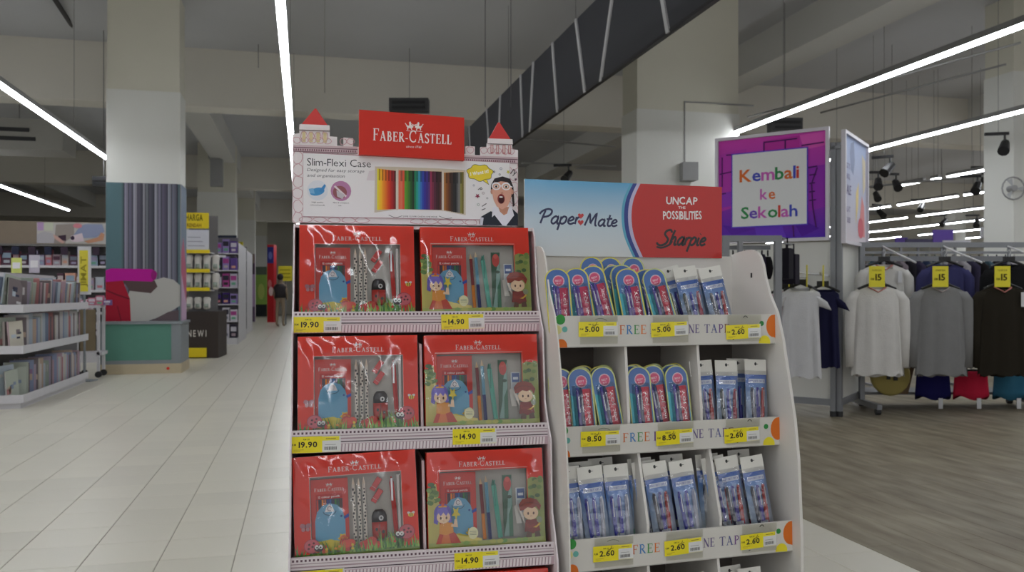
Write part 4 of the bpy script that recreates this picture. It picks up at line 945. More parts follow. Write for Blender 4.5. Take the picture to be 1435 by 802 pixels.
# ---- blister cards of pens
BUB = film('blister_plastic', rough=.08, amount=.1, bump=.7, bscale=60)
def rr_(x0, z0, x1, z1, r, n=6):
    out = []
    for (cx, cz, a) in ((x1-r, z0+r, -90), (x1-r, z1-r, 0), (x0+r, z1-r, 90), (x0+r, z0+r, 180)):
        for k in range(n+1): t = R_(a+90*k/n); out.append((cx+r*math.cos(t), cz+r*math.sin(t)))
    return out
def blister(kind):
    root = empty('pen_blister_card', (0, 0, 0), 0, 'x', 'pen pack')
    W, H = .066, .195
    out = rr_(-W/2, 0, W/2, H, W*.46)
    one('card', mat('yellow_card_edge', (212, 200, 90), .5) if kind == 0 else mat('green_card_edge', (190, 196, 110), .5), lambda b: b.prism(out, 'y', 0, .0012), root)
    b = Print(.00002)
    b.poly(rr_(-W/2+.001, .001, W/2-.001, H-.001, W*.45), (222, 214, 110) if kind == 0 else (206, 214, 150))
    inn = rr_(-W/2+.003, .003, W/2-.004, H-.003, W*.43); n = len(inn)
    b.poly(inn, [(84, 160, 186) if p[1] < H*.6 else (84, 116, 178) for p in inn])
    b.poly([(-W/2+.003, .03), (-W*.1, .02), (-W*.1, .12), (-W/2+.004, .13)], (80, 176, 190))
    b.ell(.003, H-.034, .0155, .0155, (232, 206, 216)); b.ell(.003, H-.034, .0125, .0125, (214, 90, 126)); b.arc(.003, H-.034, .0138, .0138, 0, 350, .0008, (200, 60, 100)); b.text('BEST', -.0055, H-.036, .005, (240, 220, 226), .01, width=.017); b.text('BUY', -.003, H-.043, .004, (240, 220, 226), .01)
    b.poly(rr_(.002, .045, .026, .142, .004), (206, 40, 90) if kind == 0 else (214, 44, 74))
    b.text('INK JOY', .0185, .056, .007, (244, 226, 230), .015, rot=PI/2, width=.075)
    b.ell(.006, .026, .013, .012, (232, 130, 60)); b.rect(-.016, .004, .018, .012, (70, 120, 190))
    b.build('card_print', PRG, root, (0, -.0003, 0))
    for k, (x, c) in enumerate(((-.012, (70, 50, 160)), (-.003, (110, 60, 170) if kind == 0 else (60, 70, 110)))):
        p = MB(c); p.tube([(x, -.006, .012), (x, -.006, .018), (x, -.006, .135), (x, -.006, .146)], [.0012, .0045, .0045, .002], 8); p.box(x-.001, x+.001, -.0115, -.010, .085, .125, (220, 220, 226)); p.build('pen', PRG, root)
    lb = one('label_strip', mat('label_white', (226, 224, 226), .4), lambda b: b.box(-.02, .023, -.0132, -.0126, .034, .047), root)
    b = Print(); b.text('FINE PEN', -.015, .038, .005, (70, 80, 130), .015, width=.033); b.build('label_print', PRG, lb, (0, -.0134, 0))
    m = MB(); m.smooth = True; vs = []; nx, nz = 8, 14
    for j in range(nz+1):
        for i in range(nx+1):
            u = i/nx; v = j/nz; e = min(1, 5*min(u, 1-u))*min(1, 8*min(v, 1-v))
            vs.append((-.023+.049*u, -.0008-.0115*math.sqrt(max(0, e)), .01+.142*v))
    m.add(vs, [(j*(nx+1)+i, j*(nx+1)+i+1, (j+1)*(nx+1)+i+1, (j+1)*(nx+1)+i) for j in range(nz) for i in range(nx)]); m.build('clear_blister', BUB, root)
    return root
def poly_bag(kind):
    root = empty('pen_bag', (0, 0, 0), 0, 'x', 'pen pack')
    W, H = .066, .205
    cd = one('header_card', mat('bag_card', (226, 224, 216), .5), lambda b: b.box(-W/2, W/2, 0, .001, H-.04, H), root)
    b = Print(.00002); b.ell(0, H-.012, .0035, .0045, (60, 60, 60), 10); b.rect(.002, H-.013, .008, H-.0115, (90, 90, 90)); b.build('card_print', PR, cd, (0, -.0002, 0))
    sh = one('blue_insert', mat('insert_pale', (206, 216, 226), .5), lambda b: b.box(-W/2+.001, W/2-.001, .0002, .001, 0, H-.04), root)
    b = Print(.00002); b.vgrad(-W/2+.001, H-.085, W/2-.001, H-.041, (130, 170, 222), (70, 112, 200)); b.vgrad(-W/2+.001, 0, W/2-.001, H-.085, (208, 216, 216), (130, 170, 222))
    b.rect(-W*.34, H-.063, W*.4, H-.052, (222, 228, 240)); b.text('PEN SET OF 3', -W*.3, H-.06, .005, (90, 110, 190), .01, width=W*.66)
    if kind == 2: b.poly([(-W/2, .0), (W/2-.001, .0), (W/2-.001, .03), (0, .05), (-W/2, .03)], (130, 190, 170))
    b.build('insert_print', PRG, sh, (0, -.0002, 0))
    sets = {0: ((52, 60, 170), (60, 60, 180), (230, 232, 240)), 1: ((40, 44, 70), (60, 50, 170), (196, 40, 50)), 2: ((30, 50, 50), (66, 70, 190), (200, 60, 90))}[kind]
    for k, c in enumerate(sets):
        x = (-.018, 0, .018)[k]*(.8 if kind == 1 else 1); t = .004*(k-1)
        p = MB(c); p.tube([(x-t, -.0056, .004), (x-t, -.0056, .012), (x+t*.4, -.0056, .118), (x+t*.5, -.0056, .13)], [.001, .005, .0054, .003], 8)
        p.tube([(x-t*.9, -.0052, .022), (x-t*.75, -.0052, .04)], 0.0056, 8, (226, 230, 236)); p.box(x+t*.3-.001, x+t*.3+.001, -.0125, -.0105, .08, .124, (226, 228, 236)); p.build('pen', PRG, root)
    m = MB(); m.smooth = True; vs = []; nx, nz = 10, 16; r = random.Random(kind+30)
    for j in range(nz+1):
        for i in range(nx+1):
            u = i/nx; v = j/nz; e = min(1, 4*min(u, 1-u))*min(1, 5*min(v, 1-v))
            vs.append((-W/2+W*u, -.0012-.0135*e+(r.uniform(-.0009, .0009) if 0 < i < nx and 0 < j < nz else 0), (H-.03)*v))
    m.add(vs, [(j*(nx+1)+i, j*(nx+1)+i+1, (j+1)*(nx+1)+i+1, (j+1)*(nx+1)+i) for j in range(nz) for i in range(nx)]); m.build('clear_bag', film('bag_film', rough=.08, amount=.12, bump=1.0, bscale=45), root)
    return root
proto = {('card', 0): blister(0), ('card', 1): blister(1), ('bag', 0): poly_bag(0), ('bag', 1): poly_bag(1), ('bag', 2): poly_bag(2)}
used = set()
def put(kind, var, x, y, z, lean, roll, label, group, sc=1.0):
    p = proto[(kind, var)]
    o = copy_tree(p) if (kind, var) in used else p
    used.add((kind, var))
    o.location = M2 @ Vector((x, y, z+abs(math.sin(R_(roll)))*.034+.0012)); o.rotation_euler = (-R_(lean), R_(roll), A2); o['label'] = label; o['group'] = group; o.scale = (1, 1, sc)
ordn = ['first', 'second', 'third', 'fourth', 'fifth', 'sixth', 'seventh', 'eighth', 'ninth']
# upper tier
yl, zt_, lh, _ = LIP2[0]; zs_ = zt_-lh+.0115
def depthx(px, yloc):  # stand-local x that shows at photo column px for a given local y
    # camera ray in plan
    d = FW+(px-CX)/FPX*RT; o0 = Matrix.Translation((c2.x, c2.y, 0)) @ Matrix.Rotation(A2, 4, 'Z'); inv = o0.inverted()
    a = inv @ Vector((0, 0, 0)); b2 = inv @ (d*5); t = (yloc-a.y)/(b2.y-a.y); return a.x+(b2.x-a.x)*t
g1 = 'pen cards on the upper tier'; g2 = 'pen cards on the second tier'; g3 = 'bagged pens on the upper tier'; g4 = 'bagged pens on the second tier'; g5 = 'bagged pens on the third tier'; g6 = 'bagged pens on the lowest tier'
cards1 = [(786, .0, -2, 0, 0), (820, .004, -7, 0, 0), (850, .008, -12, 0, .006), (872, .06, -6, 1, .012), (882, .032, -5, 1, .012), (893, .004, -8, 0, .0), (918, .03, -7, 0, .0), (937, .008, -13, 1, .0)]
for n, (px, dy, rl, v, dz) in enumerate(cards1):
    y = yl+.02+dy; put('card', v, depthx(px+2, y), y, zs_+max(0, dz+.002), 8+dy*40, rl, 'blue pen blister card, %s from the left in the upper tier row' % ordn[n], g1, .93)
for n, (px, dy) in enumerate(((842, .09), (900, .09), (868, .1))):
    y = yl+.02+dy; put('card', n % 2, depthx(px+2, y), y, zs_+.02, 6, -8, ['blue pen blister card mostly hidden behind the third card of the upper tier', 'blue pen blister card behind the upper tier row near its middle', 'blue pen blister card with yellow rim at the very back of the upper tier'][n], g1)
bags1 = [(966, 1, .055, -14, .018), (983, 2, .012, -9, .004), (1012, 1, .045, -6, .012), (1020, 1, .006, -10, .0), (992, 0, .085, 3, .02)]
tx = ['leaning left at the back beside the pen cards', 'in the middle of the upper tier bags with a pale insert', 'behind the rightmost bag of the upper tier', 'rightmost at the front of the upper tier', 'standing tall at the back of the upper tier']
for n, (px, v, dy, rl, dz) in enumerate(bags1):
    y = yl+.02+dy; put('bag', v, depthx(px-2, y), y, zs_+dz-.02 if False else zs_, 10, rl, 'clear bag of pens '+tx[n], g3, .93)
# second tier
yl, zt_, lh, _ = LIP2[1]; zs_ = zt_-lh+.0115+LIFT[LIP2.index((yl, zt_, lh, _))]
cards2 = [(793, .008, -2, 1), (822, .003, -3, 1), (862, .006, -8, 1), (905, .003, -3, 1), (932, .012, -8, 1), (958, .002, -3, 1)]
for n, (px, dy, rl, v) in enumerate(cards2):
    y = yl+.02+dy; put('card', v, depthx(px, y), y, zs_, 8, rl, 'blue pen blister card, %s from the left in the front row of the second tier' % ordn[n], g2)
for n, px in enumerate((812, 840, 884, 912, 940)):
    for k in (1, 2):
        y = yl+.02+.03*k; put('card', (n+k) % 2, depthx(px+8+4*k, y), y, zs_, 6, -5, 'blue pen blister card %s behind the second tier front row, %s stack from the left' % (('just', 'further')[k-1], ordn[n]), g2)
bags2 = [(998, 1, .012, -3), (1026, 2, .004, 2), (1066, 1, .004, 3), (1042, 0, .05, 2)]
tx = ['leftmost in the right compartment of the second tier', 'in the centre of the right compartment of the second tier', 'rightmost in the right compartment of the second tier', 'standing behind the others in the right compartment, second tier']
for n, (px, v, dy, rl) in enumerate(bags2):
    y = yl+.02+dy; put('bag', v, depthx(px-4, y), y, zs_, 8, rl, 'clear bag of pens '+tx[n], g4)
# third tier
yl, zt_, lh, _ = LIP2[2]; zs_ = zt_-lh+.0115+LIFT[LIP2.index((yl, zt_, lh, _))]
bags3 = [(808, 0, .012, -4), (840, 0, .003, -4), (873, 0, .012, -2), (918, 1, .022, -5), (935, 1, .004, -6), (972, 0, .004, -6), (1020, 1, .022, -8), (1038, 1, .012, -7), (1072, 1, .003, -6)]
tx = ['leftmost in the left compartment of the third tier', 'in the middle of the left compartment of the third tier', 'rightmost in the left compartment of the third tier', 'at the back left of the middle compartment, third tier', 'with a red pen in the middle compartment, third tier', 'rightmost in the middle compartment of the third tier', 'leftmost in the right compartment of the third tier', 'in the middle of the right compartment, third tier', 'with a red pen at the far right of the third tier']
for n, (px, v, dy, rl) in enumerate(bags3):
    y = yl+.022+dy; put('bag', v, depthx(px, y), y, zs_, 9, rl, 'clear bag of pens '+tx[n], g5)
for n, (px, dy) in enumerate(((820, .05), (850, .08), (905, .05), (950, .07), (1000, .05), (1045, .08))):
    y = yl+.022+dy; put('bag', n % 3, depthx(px, y), y, zs_+.004, 7, -2, 'clear bag of pens standing %s behind the front bags of the third tier' % ('leftmost', 'second from left', 'third from left', 'third from right', 'second from right', 'rightmost')[n], g5)
yl, zt_, lh, _ = LIP2[3]; zs_ = zt_-lh+.0115+LIFT[LIP2.index((yl, zt_, lh, _))]
for n, (px, v, dy, rl) in enumerate(((812, 0, .02, 3), (860, 0, .004, -3), (935, 0, .006, -2), (985, 1, .004, -4), (1035, 1, .03, -3), (1062, 0, .004, -2))):
    y = yl+.022+dy; put('bag', v, depthx(px, y), y, zs_, 8, rl, 'clear bag of pens, %s from the left on the lowest tier in view' % ordn[n], g6)
# ================================================================== left side of the store
# ---- curtain pillar: printed wrap on the pillar and the low plinth round its foot
k1 = 12.0/FPX
zw0 = HC-38*k1; zw1 = HC+(412-257)*k1
wr = empty('pillar_wrap', (pil1.location.x, py1, 0), 0, 'printed wrap on the left pillar showing grey curtains over folded towels and a cushion', 'poster')
def wrap_print(Wd, seed, front=True):
    b = Print(.0006); r = random.Random(seed); H = zw1-zw0
    b.rect(-Wd/2, 0, Wd/2, H, (98, 118, 124))
    if front:
        fx = lambda q: -Wd/2+Wd*(q-455)/290.0
        fz = lambda q: H*(533-q)/(533+38)
        cols = [(92, 116, 120), (146, 142, 160), (110, 108, 126), (160, 158, 170), (92, 90, 104), (150, 150, 158), (120, 124, 130), (86, 86, 98), (160, 160, 172), (130, 128, 146), (100, 96, 116), (150, 152, 164), (120, 120, 136)]
        x = 455; b.rect(fx(455), 0, fx(512), H, (84, 112, 118)); x = 512; k = 0
        while x < 735:
            w2 = r.uniform(9, 20); c = cols[k % len(cols)]; d = tuple(int(q*.72) for q in c)
            b.hgrad(fx(x), 0, fx(min(745, x+w2)), H, c, d); x += w2; k += 1
            b.rect(fx(min(740, x)), 0, fx(min(745, x+4)), H, (58, 58, 70)); x += 3
        b.poly([(fx(550), fz(400)), (fx(640), fz(365)), (fx(680), fz(352)), (fx(720), fz(362)), (fx(745), fz(385)), (fx(745), fz(470)), (fx(690), fz(505)), (fx(620), fz(533)), (fx(540), fz(533)), (fx(540), fz(430))], (176, 174, 168))
        b.poly([(fx(630), fz(533)), (fx(700), fz(495)), (fx(740), fz(488)), (fx(740), fz(533))], (96, 82, 86))
        b.poly([(fx(455), fz(533)), (fx(455), fz(360)), (fx(520), fz(365)), (fx(548), fz(440)), (fx(552), fz(533))], (160, 22, 46)); b.line([(fx(455), fz(405)), (fx(500), fz(425)), (fx(548), fz(442))], .02, (110, 14, 36)); b.line([(fx(500), fz(470)), (fx(515), fz(533))], .015, (120, 14, 36))
        b.poly([(fx(520), fz(365)), (fx(645), fz(365)), (fx(656), fz(390)), (fx(630), fz(418)), (fx(548), fz(408))], (84, 66, 66))
        b.poly([(fx(455), fz(372)), (fx(455), fz(325)), (fx(475), fz(316)), (fx(635), fz(318)), (fx(655), fz(335)), (fx(652), fz(352)), (fx(635), fz(370)), (fx(520), fz(366))], (176, 14, 140)); b.ell(fx(642), fz(343), .04, .07, (140, 20, 110), 12)
    else:
        b.rect(-Wd/2, 0, Wd/2, H, (120, 132, 148)); b.poly([(-Wd/2, 0), (Wd/2, 0), (Wd/2, H*.35), (-Wd*.1, H*.62), (-Wd/2, H*.5)], (176, 96, 120)); b.poly([(-Wd/2, 0), (Wd/2, 0), (Wd/2, H*.12), (-Wd/2, H*.35)], (190, 160, 186))
    return b
PB = PRB
one('backing_panel', mat('wrap_edge', (140, 140, 144), .6), lambda b: (b.box(-pw1-.003, pw1+.012, -.012, 0-.0005, zw0, zw1), b.box(pw1+.001, pw1+.012, .0, .54, zw0, zw1)), wr)
wrap_print(2*pw1, 3).build('curtain_print', PB, wr, (0, -.0125, zw0))
wrap_print(.54, 4, False).build('side_print', PB, wr, (pw1+.0125, .27, zw0), rot=(0, 0, PI/2))
pl = empty('plinth', (pil1.location.x, py1, 0), 0, 'low teal and grey boxed plinth on a wooden base round the left pillar', 'plinth')
TEAL = mat('teal_panel', (84, 136, 120), .6); GREYM = mat('grey_frame', (128, 134, 138), .5); WOODB = mat('pale_wood', (186, 172, 144), .6, var=.08)
zp0 = HC-98*k1*.985; zp1 = zw0-.002
one('wood_base', WOODB, lambda b: b.box(-pw1-.04, pw1+.05, -.24, .6, 0, zp0), pl)
one('red_sticker', RED, lambda b: b.tube([(pw1-.13, -.2425, .07), (pw1-.13, -.2405, .07)], .022, 10), pl)
def fr(b):
    b.box(-pw1-.05, pw1+.06, -.25, .62, zp1-.035, zp1)
    b.box(-pw1-.03, pw1+.04, -.23, .6, zp0, zp0+.05)
    for x in (-pw1-.03, pw1-.09): b.box(x, x+(.055 if x < 0 else .13), -.23, -.2, zp0+.05, zp1-.035)
    b.box(pw1+.01, pw1+.04, -.2, .6, zp0+.05, zp1-.035); b.box(-pw1-.03, -pw1, -.2, .6, zp0+.05, zp1-.035)
one('grey_frame', GREYM, fr, pl)
one('teal_panel', TEAL, lambda b: b.box(-pw1+.02, pw1-.09, -.222, -.21, zp0+.05, zp1-.035), pl)

# ---- magazine rack
RACK = mat('rack_white', (200, 198, 202), .5); RACKD = mat('rack_inside', (90, 86, 84), .7)
mc = P(31, 573.5, 8.2); mx, my = mc.x, mc.y; ML = 2.55
mr = empty('magazine_rack', (mx, my, 0), 0, 'white three tier magazine rack at the left edge, filled with magazines', 'shelf')
tz = [(.085, .0), (.565, .0), (.965, .0)]
one('base', RACK, lambda b: b.box(-1.15, -.02, .02, ML, 0, .07), mr)
one('spine_panel', RACKD, lambda b: b.box(-.42, -.38, .3, ML-.02, .085, 1.2), mr); one('end_spine', RACKD, lambda b: b.box(-1.15, -.3, .26, .3, .085, 1.2), mr)
for z_, _ in tz:
    one('shelf', RACK, lambda b: b.box(-1.15, 0, 0, ML, z_-.01, z_), mr)
    one('shelf_lip', RACK, lambda b: (b.box(-1.15, .0, -.012, 0, z_-.03, z_+.05), b.box(0, .012, -.012, ML, z_-.03, z_+.05)), mr)
mags = [(186, 176, 170), (160, 150, 168), (176, 186, 196), (120, 110, 112), (190, 168, 150), (166, 172, 160), (150, 120, 150), (200, 196, 196), (128, 140, 160), (176, 150, 160), (150, 160, 150), (110, 96, 90), (196, 190, 176), (140, 150, 176), (172, 120, 120)]
def mag_proto(seed):
    r = random.Random(seed); c = r.choice(mags)
    m = MB(c); m.box(-.11, .11, 0, .008, 0, .29); m.box(-.11, -.104, -.001, .009, 0, .29, r.choice(mags))
    for k in range(4):
        x0 = r.uniform(-.1, .03); z0 = r.uniform(.01, .2); m.box(x0, x0+r.uniform(.04, .08), -.0012, -.0003, z0, z0+r.uniform(.02, .08), r.choice(mags+[(60, 60, 80), (210, 180, 180), (200, 200, 120)]))
    return m.mesh('magazine', PRB)
mm = [mag_proto(k) for k in range(22)]
gl = {0: 'magazines in the bottom tier of the left rack', 1: 'magazines in the middle tier of the left rack', 2: 'magazines in the top tier of the left rack'}
lb = {0: 'thin magazine standing upright in the bottom tier of the white rack', 1: 'thin magazine standing upright in the middle tier of the white rack', 2: 'thin magazine leaning sideways in the top tier of the white rack'}
def magazine(loc, rot, tier, s=1.0):
    o = bpy.data.objects.new('magazine', rnd.choice(mm)); C.objects.link(o); o.location = (loc[0], loc[1], loc[2]+.12*abs(math.sin(rot[1]))+.008*abs(math.sin(rot[0]))); o.rotation_euler = rot; o.scale = (1, rnd.uniform(.9, 2.2), s)
    tag(o, lb[tier], 'magazine', gl[tier])
for t, (z_, _) in enumerate(tz):
    # long side, covers turned a little toward the front end so that edges and covers show
    y = .3; k = 0
    while y < ML-.12:
        lean = -.36+rnd.uniform(-.05, .05) if t == 2 else rnd.uniform(-.03, .05); s = rnd.uniform(.88, 1.12)*(1.0 if t == 2 else 1.06)
        magazine((mx-.16, my+y, z_+.012), (-lean, 0, R_(24)+rnd.uniform(-.15, .15)), t, s)
        y += rnd.choice((.045, .055, .07)); k += 1
        if rnd.random() < .06: y += .05
    # front end
    x = -1.0
    while x < -.08:
        magazine((mx+x, my+.12, z_+.012), (-.05, rnd.uniform(-.12, .3) if t != 1 else rnd.uniform(-.04, .05), R_(72)+rnd.uniform(-.15, .15)), t, rnd.uniform(.9, 1.1)); x += rnd.choice((.04, .05, .065))

# ---- wall gondola across the back with a photo band on top
gz = 13.2
ga_ = P(-40, HY, gz); gb_ = P(156, HY, gz); GWd = gb_.x-ga_.x; kz = gz/FPX
wg = empty('wall_shelving', (ga_.x, ga_.y, 0), 0, 'white wall shelving behind the magazine rack with a printed photo band on top', 'shelf')
zh = lambda py: HC+(HY-py)*kz*1.01
one('back_panel', mat('shelf_back', (130, 128, 130), .7), lambda b: b.box(0, GWd, .5, .54, 0, zh(341)), wg)
gx = lambda px: (P(px, HY, gz)-ga_).dot(Vector((1, 0, 0)))*1.0
hdp = one('photo_band', mat('brown_band', (128, 114, 98), .6), lambda b: b.box(0, GWd, .1, .14, zh(341), zh(309)), wg)
b = Print(.001); z0, z1 = zh(340), zh(310); H = z1-z0
q = lambda X: gx(X/7.29); v = lambda Y: z1-(Y-150)/205*H
b.rect(q(312), z0, GWd, z1, (188, 184, 180)); b.rect(q(318), v(230), q(378), z1, (180, 150, 190)); b.rect(q(385), v(230), q(470), z1, (196, 200, 180))
b.poly([(q(312), z0), (q(312), v(270)), (q(380), v(240)), (q(470), v(260)), (q(490), z0)], (176, 172, 178))
b.poly([(q(480), z0), (q(500), v(170)), (q(680), v(160)), (q(680), v(280)), (q(600), v(330)), (q(590), z0)], (150, 140, 134)); b.poly([(q(520), v(280)), (q(600), v(270)), (q(600), v(330)), (q(540), v(320))], (60, 40, 56))
b.poly([(q(470), v(265)), (q(520), v(290)), (q(590), v(345)), (q(560), z0), (q(490), v(310))], (200, 160, 150))
b.poly([(q(660), v(290)), (q(740), v(180)), (q(800), v(160)), (q(960), v(160)), (q(985), v(230)), (q(900), v(290)), (q(800), v(300))], (140, 148, 176)); b.poly([(q(780), v(330)), (q(920), v(290)), (q(950), v(240)), (q(985), v(260)), (q(970), v(320)), (q(820), v(350))], (190, 140, 112))
b.poly([(q(650), v(280)), (q(760), v(250)), (q(780), v(330)), (q(700), v(340)), (q(650), v(330))], (214, 196, 204)); b.ell(q(665), v(300), .03, .035, (50, 36, 60), 10); b.ell(q(715), v(180), .07, .04, (206, 130, 140), 10)
b.rect(q(1000), v(200), q(1025), z1, (190, 206, 150)); b.ell(q(1065), v(250), .07, .1, (206, 210, 226), 12)
b.build('band_print', PRB, hdp, (0, .098, 0))
shz = [342.5, 373, 388, 408, 440, 470, 500]
for s in (373, 408, 440, 470):
    one('shelf', RACK, lambda b: b.box(0, GWd, .12, .5, zh(s)-.02, zh(s)+.02), wg)
one('top_rail', mat('rail_grey', (110, 108, 106), .5), lambda b: b.box(0, GWd, .08, .5, zh(344), zh(341.2)), wg)
one('base', RACK, lambda b: b.box(0, GWd, .1, .5, 0, .12), wg)
pal = [(190, 178, 176), (206, 196, 200), (214, 160, 140), (150, 170, 190), (110, 170, 140), (170, 150, 160), (120, 126, 140), (196, 120, 130), (180, 186, 196), (90, 60, 76), (160, 150, 180), (52, 48, 52)]
r = random.Random(12)
def small_pack(loc, w, d, h, c, c2, label, grp, name='carton_pack', rz=0.0, cat='pack'):
    m = MB(c); m.box(-w/2, w/2, 0, d, 0, h); m.box(-w*.42, w*.42, -.003, -.0008, h*.5, h*.85, c2); m.box(-w*.3, w*.3, -.003, -.0008, h*.15, h*.35, r.choice(pal))
    o = m.build(name, PRB, None, loc, rz); tag(o, label, cat, grp); return o
for tier, (s, top) in enumerate(((373, 344), (408, 375), (440, 410), (470, 442))):
    x = .1; H = (s-top)*kz
    while x < GWd-.1:
        w_ = r.uniform(.09, .17); h_ = H*r.uniform(.5, .8)
        small_pack((ga_.x+x+w_/2, ga_.y+.16, zh(s)+.021), w_*.92, .12, h_, r.choice(pal), r.choice(pal), 'small pastel pack standing on the %s shelf of the wall shelving' % ('top', 'second', 'third', 'fourth')[tier], 'packs on the %s wall shelf' % ('top', 'second', 'third', 'fourth')[tier])
        x += w_+.01
for k in range(9):
    xx = GWd*(k+.5)/9
    m = MB((58, 44, 60) if k % 2 else (40, 44, 66)); m.box(-.05, .05, .16, .2, 0, .13); tag(m.build('hanging_pack', PRB, None, (ga_.x+xx, ga_.y-.08, zh(344)-.14)), 'dark little pack hanging in the row under the photo band', 'pack', 'dark packs under the photo band')
# yellow sign banner and small signs
p = P(118, 413, 10.85); bn = empty('banner_sign', (p.x, p.y, 0), -YAW, 'tall narrow yellow price banner on a white stand by the cart', 'sign')
one('pole', RACK, lambda b: b.box(-.085, .085, 0, .012, p.z+.0, p.z+.62), bn)
one('yellow_face', mat('sign_yellow', (214, 200, 60), .5), lambda b: b.box(-.06, .05, -.006, -.001, p.z+.04, p.z+.57), bn)
one('leg', GREYM, lambda b: b.tube([(0, .006, 0), (0, .006, p.z)], .015, 8), bn); one('foot', GREYM, lambda b: b.box(-.15, .15, -.14, .06, 0, .015), bn)
b = Print(.001); b.text('JIMAT', .028, p.z+.1, .07, (150, 138, 40), .02, rot=PI/2, width=.4); b.build('sign_text', PRB, bn, (0, -.0065, 0))
p = P(23, 381, 10.6)
for (px, c, h_, nm) in ((23, (206, 214, 120), .16, 'small lime green shelf sign above the magazines'), (48, (196, 190, 204), .19, 'small lilac shelf sign above the magazines')):
    p = P(px, 384, 8.9); m = MB(c); m.box(-.055, .055, 0, .006, 0, h_); m.box(-.04, .04, -.003, -.0005, h_*.3, h_*.7, (230, 228, 230)); tag(m.build('shelf_sign', PRB, None, (p.x, p.y, 1.34), -YAW), nm, 'sign')
# narrow upper shelf over the rack
one('upper_shelf', RACK, lambda b: (b.box(-1.15, -.25, .35, ML-.5, 1.29, 1.335)), mr)
one('post', RACK, lambda b: b.box(-.42, -.38, .4, .44, 1.2, 1.29), mr); one('post', RACK, lambda b: b.box(-.42, -.38, ML-.6, ML-.56, 1.2, 1.29), mr)
# trolley with brown sides
a = P(108, 432, 11.15); b2_ = P(137, 432, 11.15); tw = (b2_-a).dot(RT)
tr = empty('display_trolley', (a.x, a.y, 0), 0, 'white framed trolley with a brown side panel beside the plinth', 'trolley')
zt2 = a.z
one('brown_panel', mat('brown_board', (122, 108, 84), .6), lambda b: b.box(.02, tw-.05, .0, .02, .36, zt2-.02), tr)
for x in (0, tw-.035):
    for y in (0, .3): one('post', RACK, lambda b: b.box(x, x+.035, y, y+.035, .09, zt2), tr); b = MB(); b.tube([(x+.017, y+.0, .045), (x+.017, y+.035, .045)], .043, 10); b.build('castor', mat('castor_black', (40, 40, 42), .6), tr)
one('tray_top', RACK, lambda b: b.box(0, tw, 0, .335, zt2, zt2+.035), tr); one('lower_tray', RACK, lambda b: b.box(0, tw+.03, 0, .335, .3, .345), tr)
for k in range(4):
    small_pack((a.x+.06+.095*k, a.y+.1, zt2+.036), .09, .1, .07+.03*(k % 3), r.choice([(150, 90, 160), (196, 120, 140), (214, 200, 60), (120, 90, 150)]), (220, 210, 220), 'little purple and pink carton lying on top of the brown trolley', 'cartons on the trolley')

# ---- slipper end stand right of the pillar
a = P(258, HY, 14.6); ew = (P(304, HY, 14.6)-a).dot(RT); ke = 14.6/FPX
eh = lambda py: HC+(HY-py)*ke
es = empty('slipper_stand', (a.x, a.y, 0), -R_(4), 'dark brown end stand with white slippers on yellow edged shelves', 'display stand')
BRN = mat('dark_brown', (52, 42, 38), .6); YEL = mat('promo_yellow', (232, 206, 20), .5)
bb = one('brown_base', BRN, lambda b: b.box(0, ew, 0, .9, .0, eh(437)), es)
b = Print(.001); b.text('NEWI', ew*.1, eh(472), .11, (214, 208, 200), .02, width=ew*.6, gap=.3); b.build('base_lettering', PRB, bb, (0, -.002, 0))
one('yellow_kick_sign', YEL, lambda b: b.box(.0, ew*.66, -.05, -.002, .02, .02+13*ke), es)
one('back_board', mat('board_grey', (120, 118, 120), .7), lambda b: b.box(.02, ew-.06, .3, .32, eh(437), eh(300)), es)
one('white_sign', mat('sign_white', (206, 206, 216), .6), lambda b: b.box(.0, ew*.72, .0, .015, eh(352), eh(322)), es)
b = Print(.001); 
for k in range(3): b.rect(.06, eh(345-6*k), ew*(.6-.06*k), eh(344-6*k), (150, 150, 166))
b.build('sign_print', PRB, es, (0, -.002, 0))
ys_ = one('yellow_sign', YEL, lambda b: b.box(.0, ew*.72, .0, .015, eh(320), eh(298)), es)
b = Print(.001); b.text('HARGA', .03, eh(309), .11, (110, 100, 20), .02, width=ew*.5); b.text('RENDAH', .05, eh(318), .06, (150, 110, 30), .02, width=ew*.42); b.build('sign_text', PRB, ys_, (0, -.002, 0))
for s in (355, 382, 408):
    one('yellow_shelf_edge', YEL, lambda b: b.box(0, ew*.75, -.03, -.005, eh(s), eh(s-5)), es); one('shelf', RACK, lambda b: b.box(0, ew*.8, -.004, .3, eh(s), eh(s)+.02), es)
one('white_shelf_arm', RACK, lambda b: b.box(ew*.75, ew+.1, .1, .16, eh(360), eh(357)), es)
def slipper():
    m = MB((206, 202, 196)); m.smooth = True
    rg = []
    for k in range(9):
        t = k/8; w_ = .075*(1-.25*math.sin(t*PI*1.1))*(.55 if k in (0, 8) else .9 if k in (1, 7) else 1); d = .05
        rg.append([(w_*math.cos(2*PI*i/10), d*math.sin(2*PI*i/10)*(.6 if k in (0, 8) else 1), .3*t) for i in range(10)])
    m.rings(rg); m.box(-.035, .035, -.058, -.048, .03, .12, (150, 160, 150)); return m.mesh('slipper', PRB)
sl = slipper()
for j, s in enumerate((382, 408, 436)):
    for k in range(4):
        x = ew*(.12+.26*k)
        if j == 2 and k == 3: continue
        o = bpy.data.objects.new('slipper', sl); C.objects.link(o)
        q = Matrix.Translation(es.location) @ Matrix.Rotation(-R_(4), 4, 'Z') @ Vector((x, .06, eh(s)+.031))
        o.location = q; o.rotation_euler = (-.15, 0, -R_(4)); o.scale = (1, 1, .95 if j < 2 else .7)
        tag(o, 'white slipper standing upright on the %s shelf of the brown stand' % ('upper', 'middle', 'lowest')[j], 'slipper', 'white slippers on the %s shelf' % ('upper', 'middle', 'lowest')[j])

